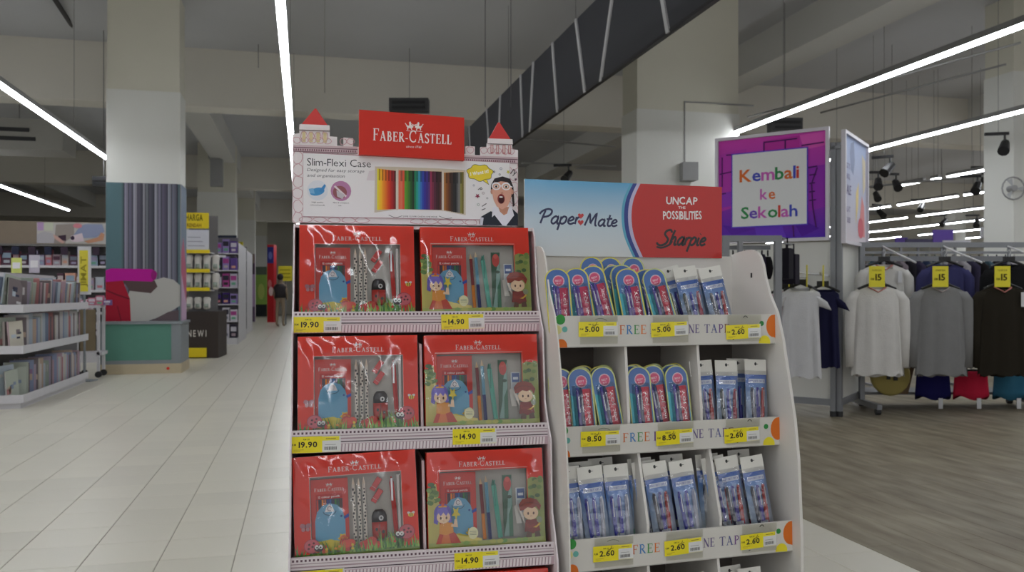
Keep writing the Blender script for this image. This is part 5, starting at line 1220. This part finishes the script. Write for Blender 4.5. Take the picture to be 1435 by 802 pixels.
ALU_ = mat('post_grey', (132, 134, 138), .45, metal=.2)
# ---- end bays of the aisles further back, left of the walkway
TN = ['bottom', 'second lowest', 'third lowest', 'fourth lowest', 'fifth', 'top']
def bay(px0, px1, z, pytop, name_label, dep, cols, tiers, grp, sign=None):
    a = P(px0, HY, z); w_ = (P(px1, HY, z)-a).dot(RT); kk = z/FPX; top = HC+(HY-pytop)*kk
    o = empty('end_bay', (a.x, a.y, 0), 0, name_label, 'shelf')
    one('back_panel', mat('bay_back', (110, 106, 112), .7), lambda b: b.box(0, w_, .3, .34, 0, top), o)
    one('side_panel', RACK, lambda b: b.box(w_-.03, w_, .3, dep, 0, top*.96), o); one('base', RACK, lambda b: b.box(0, w_, 0, .3, 0, .12), o)
    for t in range(tiers):
        z0 = .12+(top-.12)*t/tiers; one('shelf', RACK, lambda b: b.box(0, w_, .0, .3, z0, z0+.025), o)
        n = max(2, int(w_/.13)); hh = (top-.12)/tiers
        for k in range(n):
            ww = w_/n
            small_pack((a.x+ww*(k+.5), a.y+.03, z0+.026), ww*.88, .2, hh*r.uniform(.55, .82), r.choice(cols), r.choice(cols), 'small coloured pack on the %s tier of the %s' % (TN[t], grp), 'packs on the %s, %s tier' % (grp, TN[t]))
    if sign: one('yellow_sign', YEL, lambda b: b.box(w_*.2, w_*.8, .0, .02, top, top+sign), o)
    return o
bay(300, 331, 18.5, 332, 'end bay with purple and white packs under a dark poster', 3.0, [(96, 70, 140), (150, 130, 190), (190, 186, 200), (60, 36, 110), (200, 196, 206), (170, 70, 140), (50, 46, 60)], 6, 'purple end bay')
bay(329, 344, 23.0, 345, 'narrow end bay with yellow edged mixed packs', 3.0, [(200, 190, 200), (210, 190, 60), (90, 110, 150), (160, 90, 120), (190, 190, 180), (220, 210, 90)], 6, 'yellow edged end bay', .0)
def board(px0, px1, py0, py1, z, col, name, label, cat='poster', dep=.05, shapes=None, parent=None, rz=0.0, post=False):
    a = P(px0, py1, z); b2 = P(px1, py0, z); w_ = (b2-a).dot(RT); h_ = b2.z-a.z
    o = one(name, mat('board_'+'_'.join(map(str, col)), col, .6), lambda b: b.box(0, w_, 0, dep, 0, h_), None, loc=a, rz=-YAW+rz); tag(o, label, cat)
    if post: one('post', ALU_, lambda b: b.box(w_*.45, w_*.45+.05, .0+dep, dep+.04, -a.z, h_*.8), o)
    if shapes:
        b = Print(.003); shapes(b, w_, h_); b.build('poster_print', PRB, o, (0, -.003, 0))
    return o
def lake(b, w_, h_): b.vgrad(0, 0, w_, h_*.4, (60, 66, 78), (90, 100, 116)); b.vgrad(0, h_*.4, w_, h_, (104, 116, 132), (52, 58, 74)); b.poly([(0, h_*.3), (w_*.3, h_*.42), (w_*.6, h_*.36), (w_, h_*.45), (w_, h_*.3), (0, h_*.2)], (120, 128, 140))
board(303, 331, 330, 383, 22.9, (60, 66, 80), 'pillar_poster', 'dark grey blue poster on the second pillar beyond the slippers', shapes=lake)
def lil(b, w_, h_): b.rect(0, 0, w_, h_*.22, (96, 80, 104)); b.rect(0, h_*.22, w_, h_*.7, (176, 150, 190)); b.ell(w_*.5, h_*.45, w_*.3, h_*.15, (196, 180, 206)); b.rect(0, h_*.7, w_, h_*.86, (76, 60, 76)); b.rect(0, h_*.86, w_, h_, (140, 124, 112))
board(343, 357, 356, 451, 32.8, (150, 124, 160), 'lilac_poster', 'lilac and brown poster panel standing down the aisle', shapes=lil)
def grn(b, w_, h_): b.rect(0, 0, w_, h_*.24, (40, 46, 48)); b.rect(0, h_*.24, w_, h_*.84, (150, 186, 90)); b.ell(w_*.5, h_*.5, w_*.3, h_*.16, (190, 206, 110)); b.rect(0, h_*.84, w_, h_, (100, 112, 96))
board(358, 374, 374, 443.5, 41.8, (150, 180, 100), 'green_poster', 'bright green poster panel further down the aisle', shapes=grn)
def redc(b, w_, h_): b.rect(0, h_*.76, w_, h_*.97, (50, 54, 130)); b.rect(0, 0, w_, h_*.76, (186, 34, 40)); b.ell(w_*.6, h_*.4, w_*.35, h_*.06, (220, 190, 190)); b.ell(w_*.4, h_*.5, w_*.3, h_*.05, (214, 120, 120)); b.ell(w_*.5, h_*.86, w_*.3, h_*.05, (110, 120, 190))
board(374.5, 383.5, 343, 452, 33, (180, 30, 40), 'promotion_column', 'tall red column with a blue top at the end of the aisle', 'column', .4, redc)
board(333, 340, 339, 360, 23.5, (222, 206, 60), 'hanging_sign', 'small yellow sign above the narrow end bay', 'sign', post=True)
def ysn(b, w_, h_): 
    for k in range(3): b.rect(w_*.12, h_*(.2+.25*k), w_*.9, h_*(.28+.25*k), (176, 160, 30))
board(390, 409, 373, 394, 30.5, (226, 210, 50), 'aisle_sign', 'yellow sign at the end of the aisle next to the castle stand', 'sign', shapes=ysn, post=True)
for k in range(2):
    a = P(392+14*k, 460-3, 29); 
# a far person in dark top and pale trousers
pp = P(393, HY, 29); px_, py__ = pp.x, pp.y
pe = empty('person', (px_, py__, 0), R_(160), 'distant person in a dark top and beige trousers standing at the aisle end', 'person')
me = bpy.data.meshes.new('body'); V_ = [(0, 0, .95), (0, 0, 1.15), (0, 0, 1.38), (0, 0, 1.5), (0, -.01, 1.6), (0, 0, 1.72), (-.18, 0, 1.4), (-.24, .02, 1.12), (-.2, -.1, .9), (.18, 0, 1.4), (.24, .02, 1.12), (.2, -.1, .9), (-.09, 0, .9), (-.1, -.02, .5), (-.1, .02, .08), (-.1, -.13, .03), (.09, 0, .9), (.11, .02, .5), (.11, .05, .08), (.11, -.1, .03)]
E_ = [(0, 1), (1, 2), (2, 3), (3, 4), (4, 5), (2, 6), (6, 7), (7, 8), (2, 9), (9, 10), (10, 11), (0, 12), (12, 13), (13, 14), (14, 15), (0, 16), (16, 17), (17, 18), (18, 19)]
RD = [.15, .13, .16, .055, .09, .09, .06, .045, .035, .06, .045, .035, .1, .07, .045, .035, .1, .07, .045, .035]
me.from_pydata(V_, E_, []); me.materials.append(mat('beige_clothes', (150, 132, 112), .8)); bo = bpy.data.objects.new('body', me); C.objects.link(bo); bo.parent = pe
sk = bo.modifiers.new('skin', 'SKIN')
for i, rr2 in enumerate(RD): me.skin_vertices[0].data[i].radius = (rr2, rr2*.8)
me.skin_vertices[0].data[0].use_root = True
bo.modifiers.new('sub', 'SUBSURF').levels = 1
m = MB(); m.smooth = True; m.ell((0, .02, 1.7), (.105, .12, .12)); m.build('hair', mat('hair_dark', (30, 26, 26), .7), pe)
m = MB(); m.smooth = True; m.rings([[(rx*math.cos(2*PI*k/14), rx*.75*math.sin(2*PI*k/14), z) for k in range(14)] for z, rx in ((.98, .2), (1.15, .19), (1.35, .24), (1.46, .13))]); m.build('dark_top', mat('dark_cloth', (44, 38, 42), .8), pe)
# ================================================================== right side: poster unit, clothes
A3 = -R_(48.4)
k0 = P(1163.5, 584, 7.68); u3 = empty('poster_partition', (k0.x, k0.y, 0), A3, 'white corner partition with grey posts carrying two framed posters', 'partition')
M3 = Matrix.Translation((k0.x, k0.y, 0)) @ Matrix.Rotation(A3, 4, 'Z')
ALU = mat('grey_post', (132, 134, 138), .45, metal=.2); PANW = mat('partition_white', (206, 206, 200), .6, var=.03)
one('front_panel', PANW, lambda b: b.box(-2.2, -.0, .02, .05, .16, 1.6), u3)
one('skirting', ALU, lambda b: b.box(-2.2, 0, .0, .07, .1, .16), u3)
for (x, y) in ((0, 0), (.05, .02), (-1.1, .05), (.05, .93)):
    one('post', ALU, lambda b: b.box(x, x+.045, y, y+.045, .05, 2.5 if x >= 0 else 1.6), u3)
    one('foot', mat('black_foot', (40, 40, 42), .5), lambda b: b.tube([(x+.022, y+.022, 0), (x+.022, y+.022, .05)], .03, 10), u3)
one('side_panel', PANW, lambda b: b.box(.055, .075, .07, .93, .16, 1.6), u3)
one('side_skirting', ALU, lambda b: b.box(.05, .09, .07, .93, .1, .16), u3)
one('top_bar', ALU, lambda b: b.box(0, .09, .0, .03, 2.44, 2.47), u3)
def poster_frame(parent, w_, h_, loc, rz):
    o = empty('framed_poster', loc, rz); o.parent = parent
    one('frame', mat('frame_pale', (206, 202, 210), .4), lambda b: (b.box(0, w_, -.02, .02, 0, .03), b.box(0, w_, -.02, .02, h_-.03, h_), b.box(0, .03, -.02, .02, .03, h_-.03), b.box(w_-.03, w_, -.02, .02, .03, h_-.03)), o)
    return o
pf1 = poster_frame(u3, 1.076, 1.035, (-1.078, -.025, 1.608), 0)
b = Print(.0004); w_, h_ = 1.076, 1.035
b.vgrad(.03, .03, w_-.03, h_-.03, (86, 44, 180), (206, 66, 178))
PU = lambda X: (X-22)/506*1.016+.03
def PV(X, Y):
    f = (X-22)/506; top = 85-(45*f); bot = 555-12*f; return .03+(h_-.06)*(bot-Y)/(bot-top)
def pp_(pts, c): b.poly([(PU(x), PV(x, y)) for x, y in pts], c)
for pts, c in (([(22, 150), (100, 130), (160, 120), (160, 160), (90, 170), (90, 400), (22, 420)], (186, 60, 178)), ([(240, 85), (410, 62), (410, 130), (250, 140)], (190, 52, 160)), ([(410, 60), (525, 45), (525, 110), (430, 130)], (226, 92, 190)), ([(440, 210), (525, 200), (525, 400), (450, 420)], (150, 48, 180)), ([(40, 480), (110, 490), (200, 500), (90, 530)], (96, 40, 170)), ([(390, 480), (440, 470), (500, 500), (420, 540)], (86, 30, 160)), ([(22, 330), (90, 320), (90, 390), (22, 400)], (150, 60, 190)), ([(200, 490), (330, 480), (350, 540), (210, 545)], (110, 60, 200))): pp_(pts, c)
def pl_(pts, wd, c): b.line([(PU(x), PV(x, y)) for x, y in pts], wd, c)
for pts in ([(40, 160), (40, 300)], [(60, 150), (90, 148)], [(28, 240), (90, 228)], [(245, 90), (245, 140)], [(245, 92), (400, 76)], [(345, 85), (345, 130)], [(490, 215), (465, 290), (470, 400), (485, 495)], [(450, 215), (490, 208)], [(455, 250), (485, 246)], [(455, 290), (480, 286)], [(455, 330), (480, 326)], [(455, 370), (485, 366)], [(420, 110), (520, 96)], [(380, 480), (385, 540)], [(60, 330), (30, 335)]): pl_(pts, .012, (80, 24, 100))
x0, x1, z0, z1 = .16*w_, .815*w_, .155*h_, .83*h_
b.rect(x0-.012, z0-.012, x1+.012, z1+.012, (96, 66, 200)); b.rect(x0, z0, x1, z1, (226, 228, 228))
OR, BL, PK, GR, RD2, PP = (222, 112, 50), (70, 80, 190), (206, 100, 190), (50, 140, 80), (214, 70, 60), (110, 80, 190)
b.text('Kembali', x0+.07, z0+.43, .115, OR, .022, width=.57, gap=.02, cols=[OR, BL, PK, GR, OR, BL, RD2])
b.text('ke', x0+.27, z0+.25, .1, PK, .018, width=.155, cols=[PK, OR])
b.text('Sekolah', x0+.085, z0+.075, .11, GR, .018, width=.54, gap=.02, cols=[GR, PP, PK, GR, RD2, PK, BL])
b.build('poster_print', PRB, pf1, (0, .004, 0))
one('poster_backing', PANW, lambda b: b.box(.01, w_-.01, .006, .018, .01, h_-.01), pf1)
pf2 = poster_frame(u3, .97, 1.03, (.115, .0, 1.578), PI/2)
b = Print(.0006); w_, h_ = .97, 1.03
b.vgrad(.03, .03, w_-.03, h_-.03, (214, 206, 212), (176, 192, 226))
b.poly([(.3, .95), (.42, .98), (.46, .8), (.4, .66), (.3, .7), (.26, .85)], (150, 160, 190)); b.poly([(.5, .5), (.62, .62), (.6, .4), (.5, .2)], (232, 210, 150)); b.poly([(.6, .1), (.75, .5), (.85, .4), (.88, .1)], (226, 150, 150)); b.ell(.7, .18, .12, .1, (214, 110, 120)); b.poly([(.75, .9), (.9, .85), (.9, .6), (.8, .5)], (214, 204, 180))
for (x, z, t, hh, ww) in ((.06, .7, 'BACK TO', .05, .2), (.06, .6, 'SCHOOL', .05, .2), (.06, .46, 'SALE', .09, .24), (.08, .3, 'ALAT', .05, .18), (.08, .2, 'TULIS', .05, .18)): b.text(t, x, z, hh, (120, 110, 150), .01, width=ww)
b.build('poster_print', PRB, pf2, (0, .004, 0)); one('poster_backing', PANW, lambda b: b.box(.01, w_-.01, .006, .018, .01, h_-.01), pf2)

# ---- clothes
def garment(root, W, H, sleeve, col, thick=.09, seed=0, neck=.075, name='body', neckdrop=.05, rough=.9):
    """W half-width of the body at the chest, H length; hangs from z=0 (shoulder point) down"""
    r = random.Random(seed); ph = [r.uniform(0, 6) for _ in range(4)]
    m = MB(); m.smooth = True; n = 40; rg = []
    prof = [(0.0, neck), (-.012, neck+.02), (-.03, W*.8), (-.05, W*.96), (-.085, W*1.02), (-.14, W*.97), (-.2, W*.93), (-.3, W*.93), (-.45, W*.96), (-.6, W*.99), (-.8, W*1.03), (-1.0, W*1.07)]
    for (t, w_) in prof:
        z = t*H if t < -.2 else t*max(H, .6)
        ring = []
        for k in range(n):
            a = 2*PI*k/n; x = w_*math.copysign(abs(math.cos(a))**.8, math.cos(a)); f = min(1, -t*1.6)
            d = thick*(.35+.65*min(1, -t*4))*(1+.25*math.sin(9*a+ph[0])*f+.18*math.sin(15*a+ph[1]+t*3)*f)
            zz = z
            if t > -.02 and math.sin(a) < 0: zz -= neckdrop*(1-(x/max(neck, .01))**2*.8) if abs(x) < neck+.03 else 0
            if t <= -.99: zz += .012*math.sin(7*a+ph[2])
            ring.append((x, d*math.sin(a)*.5, zz))
        rg.append(ring)
    m.rings(rg, caps=False)
    if sleeve:
        for s in (-1, 1):
            L = sleeve; sr = []
            pts = [(s*W*.86, -.055*max(H, .6)), (s*(W+.015), -.12), (s*(W+.025), -.25*L/.6), (s*(W+.03), -.6*L), (s*(W+.025), -L)] if sleeve > .3 else [(s*W*.72, -.06), (s*(W+.0), -.1), (s*(W+.035), -sleeve)]
            rr = [.045, .055, .052, .046, .04] if sleeve > .3 else [.035, .055, .055]
            for (x, z), q in zip(pts, rr):
                sr.append([(x+q*math.cos(2*PI*k/14)*(1+.12*math.sin(5*k+ph[3])), q*.6*math.sin(2*PI*k/14), z+(q*.35*math.cos(2*PI*k/14)*s*-1 if sleeve <= .3 else 0)) for k in range(14)])
            m.rings(sr)
    m.build(name, col, root); return m
def hanger(loc, rz, label, grp, w_=.19):
    o = empty('clothes_hanger', loc, rz, label, 'hanger', grp)
    one('bar', SPOT, lambda b: b.tube([(-w_, 0, -.05), (-w_*.5, 0, -.015), (0, 0, .012), (w_*.5, 0, -.015), (w_, 0, -.05)], [.012, .013, .014, .013, .012], 6), o)
    one('hook', mat('chrome', (170, 170, 172), .25, metal=.9), lambda b: b.tube([(0, 0, .015), (0, 0, .06), (.018, 0, .085), (0, 0, .108), (-.018, 0, .09)], .003, 6), o)
    one('size_disc', SPOT, lambda b: b.box(-.05, .05, -.012, .012, .0, .045), o)
def cloth(name, c): return mat(name, c, .92, var=.07, vscale=14, bump=.25, bscale=90, spec=.2)
def yellow_tag(loc, rz, label, txt='15'):
    o = empty('price_sign', loc, rz, label, 'price sign', 'yellow price signs on the racks')
    s_ = one('sign_card', mat('tag_yellow', (226, 214, 40), .5), lambda b: b.box(-.07, .07, 0, .004, -.11, .075), o)
    b = Print(.0006); b.text('HARGA', -.042, .03, .018, (150, 130, 30), .01, width=.085); b.text('RM', -.055, -.05, .02, (110, 96, 20), .01, width=.03); b.text(txt, -.015, -.05, .055, (70, 60, 16), .03, width=.06)
    b.build('sign_print', PRB, s_, (0, -.0008, 0))
zr = 8.0
def rackpt(px, py, z=zr): return P(px, py, z)
rk = rackpt(1213, 348, 8.15); rz_ = -YAW
cr_ = empty('clothes_rack', (rk.x, rk.y, 0), rz_, 'grey metal clothes rack of long sleeved tops with yellow price signs', 'clothes rack')
MR = Matrix.Translation((rk.x, rk.y, 0)) @ Matrix.Rotation(rz_, 4, 'Z'); RTOP = HC+(412-347)*8.15/FPX
def rx_(px, z=8.15): return (px-1213)*z/FPX
RL = 3.0
one('top_rail', ALU, lambda b: b.box(-.06, RL, -.02, .02, RTOP, RTOP+.05), cr_); one('second_rail', ALU, lambda b: b.box(-.04, RL, .3, .34, RTOP-.12, RTOP-.07), cr_)
for x in (-.06, 1.63, RL-.04):
    one('upright', ALU, lambda b: b.box(x, x+.045, -.02, .025, .1, RTOP), cr_)
    one('foot', ALU, lambda b: b.box(x, x+.045, -.4, .5, .05, .1), cr_)
    for y in (-.36, .44): b = MB(); b.tube([(x+.0, y, .028), (x+.045, y, .028)], .027, 10); b.build('castor', mat('castor_black'), cr_)
one('base_shelf', mat('base_grey', (120, 120, 122), .6), lambda b: b.box(-.05, RL, .03, .45, .14, .165), cr_); one('low_rail', ALU, lambda b: b.box(-.02, RL, .1, .13, .6, .63), cr_)
one('end_bar', ALU, lambda b: b.box(-.055, -.02, -.02, .5, .52, .555), cr_)
cols3 = [('white', cloth('white_cotton', (206, 204, 200)), cloth('white_cotton2', (196, 194, 190)), 1236, 1229),
         ('grey', cloth('grey_marl', (126, 126, 126)), cloth('navy_cotton', (56, 56, 96)), 1321, 1318),
         ('dark brown', cloth('dark_brown_cotton', (38, 34, 26)), cloth('black_cotton', (20, 20, 22)), 1411, 1405)]
for i, (cn, m1, m2, pxb, pxf) in enumerate(cols3):
    xa = rx_(pxb)
    # sloping arm coming forward from the rail, a stop at the tip
    one('front_arm', mat('chrome'), lambda b: b.tube([(xa, -.02, RTOP+.01), (xa, -.3, RTOP-.07), (xa, -.68, RTOP-.17)], .009, 6), cr_)
    one('arm_drop', ALU, lambda b: b.box(xa-.012, xa+.012, -.045, -.021, RTOP-.2, RTOP), cr_)
    bn2 = ('white', 'navy blue', 'black')[i]
    # back, middle and front garments
    for j, (yy, zz, mm2, lab, px) in enumerate(((-.27, HC+(412-371)*7.88/FPX, m2, '%s long sleeved top hanging behind on the %s arm of the rack' % (bn2, ('left', 'middle', 'right')[i]), pxb),
                                           (-.46, HC+(412-404)*7.69/FPX-.01, m1, '%s long sleeved top just behind the front one on the %s arm' % (cn, ('left', 'middle', 'right')[i]), pxf+3),
                                           (-.6, HC+(412-402)*7.55/FPX, m1, '%s long sleeved top at the front of the %s arm, round neck' % (cn, ('left', 'middle', 'right')[i]), pxf))):
        zc = 8.15+yy; x = rx_(px, zc)+(0 if j else .02)*1+ (P(1213, 0, zc)-P(1213, 0, 8.15)).dot(RT)-0
        loc = MR @ Vector((x, yy, zz))
        o = empty('long_sleeved_top', loc, rz_+rnd.uniform(-.04, .04), lab, 'top', 'tops on the clothes rack')
        garment(o, .215 if j else .205, .79 if j else .88, .72 if j else .78, mm2, .1, seed=i*7+j)
        nk = mat('pink_neck', (186, 120, 112), .8) if i != 1 else mat('grey_neck', (150, 140, 140), .8)
        cm = MB(); cm.smooth = True; cm.tube([(.08*math.cos(t), .03*math.sin(t), -.004-(.045*(1-abs(math.cos(t))) if math.sin(t) < 0 else 0)) for t in [2*PI*k/16 for k in range(17)]], .006, 5); cm.build('collar', nk if j == 2 or i == 0 else mm2, o)
        if j == 2 and i == 2: one('white_label', mat('white_strip'), lambda b: b.box(.13, .175, -.065, -.06, -.18, -.05), o)
        if j == 0 and i == 0: one('white_label', mat('white_strip'), lambda b: b.box(.1, .14, -.065, -.06, -.17, -.06), o)
        hanger(MR @ Vector((x, yy, zz+.03)), rz_, 'black plastic hanger holding the %s' % lab.split(' hanging')[0].split(' just')[0].split(' at the')[0]+(' behind' if j == 0 else ' in front' if j == 2 else ' in the middle'), 'black hangers on the rack', .17)
    xt = rx_(pxf, 7.45)+(P(1213, 0, 7.45)-P(1213, 0, 8.15)).dot(RT)
    yellow_tag(MR @ Vector((xt, -.7, HC+(412-385)*7.45/FPX)), rz_, 'yellow 15 price sign over the %s top' % cn)
# things low on the rack: a round bag, folded-over shorts and skirts
q = MR @ Vector((rx_(1243), -.06, HC-(556-412)*8.1/FPX))
o = empty('round_bag', q, rz_, 'pale yellow round bag with a dark tassel hanging under the white tops', 'bag')
m = MB(); m.smooth = True; m.tube([(0, -.04, .2), (0, -.02, .2), (0, .03, .2)], [.17, .19, .18], 20); m.build('bag_body', mat('straw_yellow', (176, 160, 92), .8, bump=.5, bscale=200), o)
one('tassel', SPOT, lambda b: (b.box(-.02, .02, -.06, -.045, .2, .34), b.box(-.05, -.02, -.06, -.045, .17, .24), b.box(.015, .05, -.06, -.045, .16, .24), b.box(-.12, .1, -.055, -.045, .31, .35)), o)
one('brown_flap', mat('bag_brown', (110, 88, 66), .8), lambda b: b.prism([(.05, .02), (.2, .02), (.28, .36), (.1, .36)], 'y', .05, .08), o)
def shorts(px, c, label, w_=.174, h_=.25, cn='shorts'):
    q = MR @ Vector((rx_(px), -.06, HC-(557-412)*8.1/FPX)); o = empty('hanging_shorts', q, rz_, label, 'shorts', 'low hanging clothes under the rack')
    m = MB(); m.smooth = True; ph = rnd.random()*6
    rg = []
    for t in range(6):
        f = t/5; rg.append([((w_*(1-.12*f))*math.cos(2*PI*k/24), .05*math.sin(2*PI*k/24)*(1+.3*math.sin(4*2*PI*k/24+ph)), f*h_+(.025*math.sin(3*2*PI*k/24+ph) if t == 0 else 0)) for k in range(24)])
    m.rings(rg); m.build('fabric', cloth('shorts_'+'_'.join(map(str, c)), c), o)
    one('clip_hanger', SPOT, lambda b: (b.box(-w_*.8, w_*.8, -.01, .01, h_+.002, h_+.02), b.tube([(0, 0, h_+.02), (0, 0, h_+.12)], .005, 5)), o)
    one('hang_tag', mat('white_strip'), lambda b: b.box(.02, .06, -.07, -.065, -.1, .0), o)
shorts(1303, (28, 26, 84), 'navy blue shorts hanging low under the grey tops')
shorts(1356, (196, 36, 66), 'bright red shorts hanging low between the navy and teal ones')
shorts(1411, (46, 96, 120), 'teal shorts hanging low under the dark brown tops')

# ---- tops on the partition: waterfall arms with tees
def tee(px, py, z, W, H, col, label, seed, sl=.17, rz=None):
    q = P(px, py, z); o = empty('short_sleeved_tee', q, A3 if rz is None else rz, label, 'tee', 'tees on the partition hooks')
    garment(o, W, H, sl, col, .12, seed, neckdrop=.08); hanger(q+Vector((0, 0, .03)), A3 if rz is None else rz, 'black hanger of the '+label.split(' hanging')[0], 'black hangers on the partition', .14)
tee(1122, 404, 7.2, .16, .76, cloth('white_tee', (200, 200, 202)), 'white short sleeved tee hanging in front of the partition', 51, rz=R_(-25))
tee(1103, 408, 7.35, .14, .74, cloth('pink_tee', (190, 160, 168)), 'pale pink tee hanging behind the white tee', 52, rz=R_(-25))
tee(1153, 406, 7.42, .135, .68, cloth('navy_tee', (30, 30, 60)), 'dark navy tee hanging beside the corner post', 53, rz=R_(-35))
for (px, py, z) in ((1122, 404, 7.2), (1103, 408, 7.35), (1153, 406, 7.42)):
    q = M3.inverted() @ (P(px, py, z)+Vector((0, 0, .03+.098)))
    one('hook_arm', mat('chrome'), lambda b: b.tube([(min(q.x, -.02), .02, q.z), (q.x, q.y-.06, q.z), (q.x, q.y-.1, q.z+.03)], .009, 6), u3)
for (px, z, l) in ((1154, 7.3, 'right'), (1131, 7.1, 'middle'), (1106, 7.2, 'left')):
    q = P(px, 384, z); yellow_tag(q, -YAW+R_(74), 'yellow price sign seen edge on at the %s partition hook' % l)
# grey frame rack with dark bags in front of the partition
a = P(1013, 330, 6.3); b2_ = P(1096, 330, 6.3); fw = (b2_-a).dot(RT)
g = empty('accessory_rack', (a.x, a.y, 0), rz_, 'grey framed rack of black accessories behind the white stand', 'rack')
one('top_bar', ALU, lambda b: b.box(0, fw, 0, .05, a.z-.045, a.z), g)
for x in (0, .12, fw-.05): one('upright', ALU, lambda b: b.box(x, x+(.05 if x != .12 else .03), 0, .05, .03, a.z-.045), g)
one('inner_bar', ALU, lambda b: b.box(.05, fw-.05, .12, .15, a.z-.1, a.z-.07), g); one('foot', ALU, lambda b: b.box(0, fw, -.15, .35, 0, .03), g)
for k in range(7):
    xx = .2+fw*(k/8.0); q = Matrix.Translation((a.x, a.y, 0)) @ Matrix.Rotation(rz_, 4, 'Z') @ Vector((xx*.8-.05, .13, a.z-.34))
    m = MB(); m.smooth = True; m.ell((0, 0, .1), (.036, .05, .1+.01*(k % 3)), 10, 6); m.tube([(0, 0, .19), (0, 0, .235)], .006, 5)
    o = m.build('black_pouch', cloth('pouch_%d' % (k % 2), ((24, 22, 26), (40, 34, 52))[k % 2]), None, q); tag(o, 'small dark pouch hanging in the row on the accessory rack', 'pouch', 'dark pouches on the accessory rack')
# dark bag stack at the right of that frame
for k, (px, py, z, c) in enumerate(((1098, 352, 6.6, (30, 28, 36)), (1107, 360, 6.75, (36, 32, 44)))):
    q = P(px, py, z); m = MB(); m.box(-.06, .06, -.06, .06, -.22, .02); m.tube([(-.03, 0, .02), (-.03, 0, .1), (.03, 0, .1), (.03, 0, .02)], .007, 6); o = m.build('dark_bag', cloth('dark_bag_%d' % k, c), None, q, A3, bevel=.01)
    lq = (Matrix.Translation((a.x, a.y, 0)) @ Matrix.Rotation(rz_, 4, 'Z')).inverted() @ (q+Vector((0, 0, .101))); one('side_hook', ALU, lambda b: b.tube([(fw-.02, .03, lq.z-.01), (lq.x, lq.y-.04, lq.z-.006), (lq.x, lq.y+.04, lq.z-.006)], .006, 6), g); tag(o, ('dark bag hanging highest beside the accessory rack', 'dark bag just above the white tee')[k], 'bag')
# ---- racks further back
r = random.Random(21)
def tone(c):
    m, d = max(c), max(c)-min(c)
    if d < 14: return 'black' if m < 60 else 'dark grey' if m < 100 else 'pale grey'
    return 'wine red' if c[0] == m and c[1] < 60 else 'pink' if c[0] == m and c[2] > c[1] else 'olive yellow' if c[0] == m else 'dark blue' if m < 85 else 'slate blue'
def far_rack(px0, px1, z, label, n, grp, gcols, htop=1.5):
    a = P(px0, HY, z); b2 = P(px1, HY, z); L = (b2-a).dot(RT)
    o = empty('far_clothes_rack', (a.x, a.y, 0), rz_, label, 'clothes rack')
    one('rail', ALU, lambda b: b.box(0, L, -.015, .015, htop, htop+.03), o)
    for x in (0, L/2, L-.03): one('upright', ALU, lambda b: b.box(x, x+.03, -.015, .015, .03, htop), o); one('foot', ALU, lambda b: b.box(x, x+.03, -.3, .3, 0, .03), o)
    MM = Matrix.Translation((a.x, a.y, 0)) @ Matrix.Rotation(rz_, 4, 'Z')
    for k in range(n):
        x = L*(k+.5)/n; c = r.choice(gcols)
        if min(abs(x-.015), abs(x-L/2-.015), abs(x-L+.015)) < .07: continue
        m = MB(); m.smooth = True; W = .2; d = min(.035, L/n*.3); hh = r.uniform(.6, .8)
        rg = [[(d*math.cos(2*PI*i/10)*q2, W*w2*math.sin(2*PI*i/10), zz) for i in range(10)] for zz, w2, q2 in ((-hh, 1.05, 1.3), (-.3, .95, 1.1), (-.08, 1, 1), (-.03, .5, .8), (0, .2, .5))]
        m.rings(rg); m.tube([(0, 0, 0), (0, 0, .07)], .008, 5, None)
        oo = m.build('hanging_garment', cloth('far_%d_%d_%d' % c, c), None, MM @ Vector((x, 0, htop-.08)), rz_+r.uniform(-.1, .1)); tag(oo, '%s garment hanging in the %s behind the price signs' % (tone(c), grp), 'garment', 'garments in the %s' % grp)
dk = [(30, 28, 34), (50, 46, 66), (70, 66, 70), (36, 50, 80), (90, 40, 50), (150, 146, 150), (60, 80, 90), (26, 24, 26), (120, 110, 116), (190, 186, 186)]
far_rack(1205, 1440, 10.5, 'clothes rack of dark garments right behind the front rack', 19, 'second rack row', dk, 1.62)
far_rack(1195, 1430, 13.0, 'clothes rack of mixed garments, third row back', 19, 'third rack row', dk+[(160, 150, 90), (150, 90, 120)], 1.66)
far_rack(1215, 1440, 16.5, 'clothes rack deep behind the others', 20, 'deepest rack row', dk, 1.7)
board(1308, 1336, 322, 346, 20, (82, 56, 140), 'purple_sign', 'purple sign standing above the far racks', 'sign', .05, post=True)
board(1270, 1308, 335, 346, 21, (56, 52, 80), 'dark_header', 'dark blue header board left of the purple sign', 'sign', .05, post=True)
board(1322, 1360, 337, 345, 18.5, (190, 190, 198), 'white_header', 'long white header board right of the purple sign', 'sign', .05, post=True)
board(1255, 1272, 333, 346, 22, (74, 50, 130), 'purple_sign', 'small purple sign left of the dark header', 'sign', .05, post=True)
board(1376, 1390, 318, 334, 26, (150, 150, 154), 'wall_box', 'grey box on the far wall above the racks', 'box', .1)
# store fixtures hidden mostly behind the stands: a long white gondola back wall deep in the store
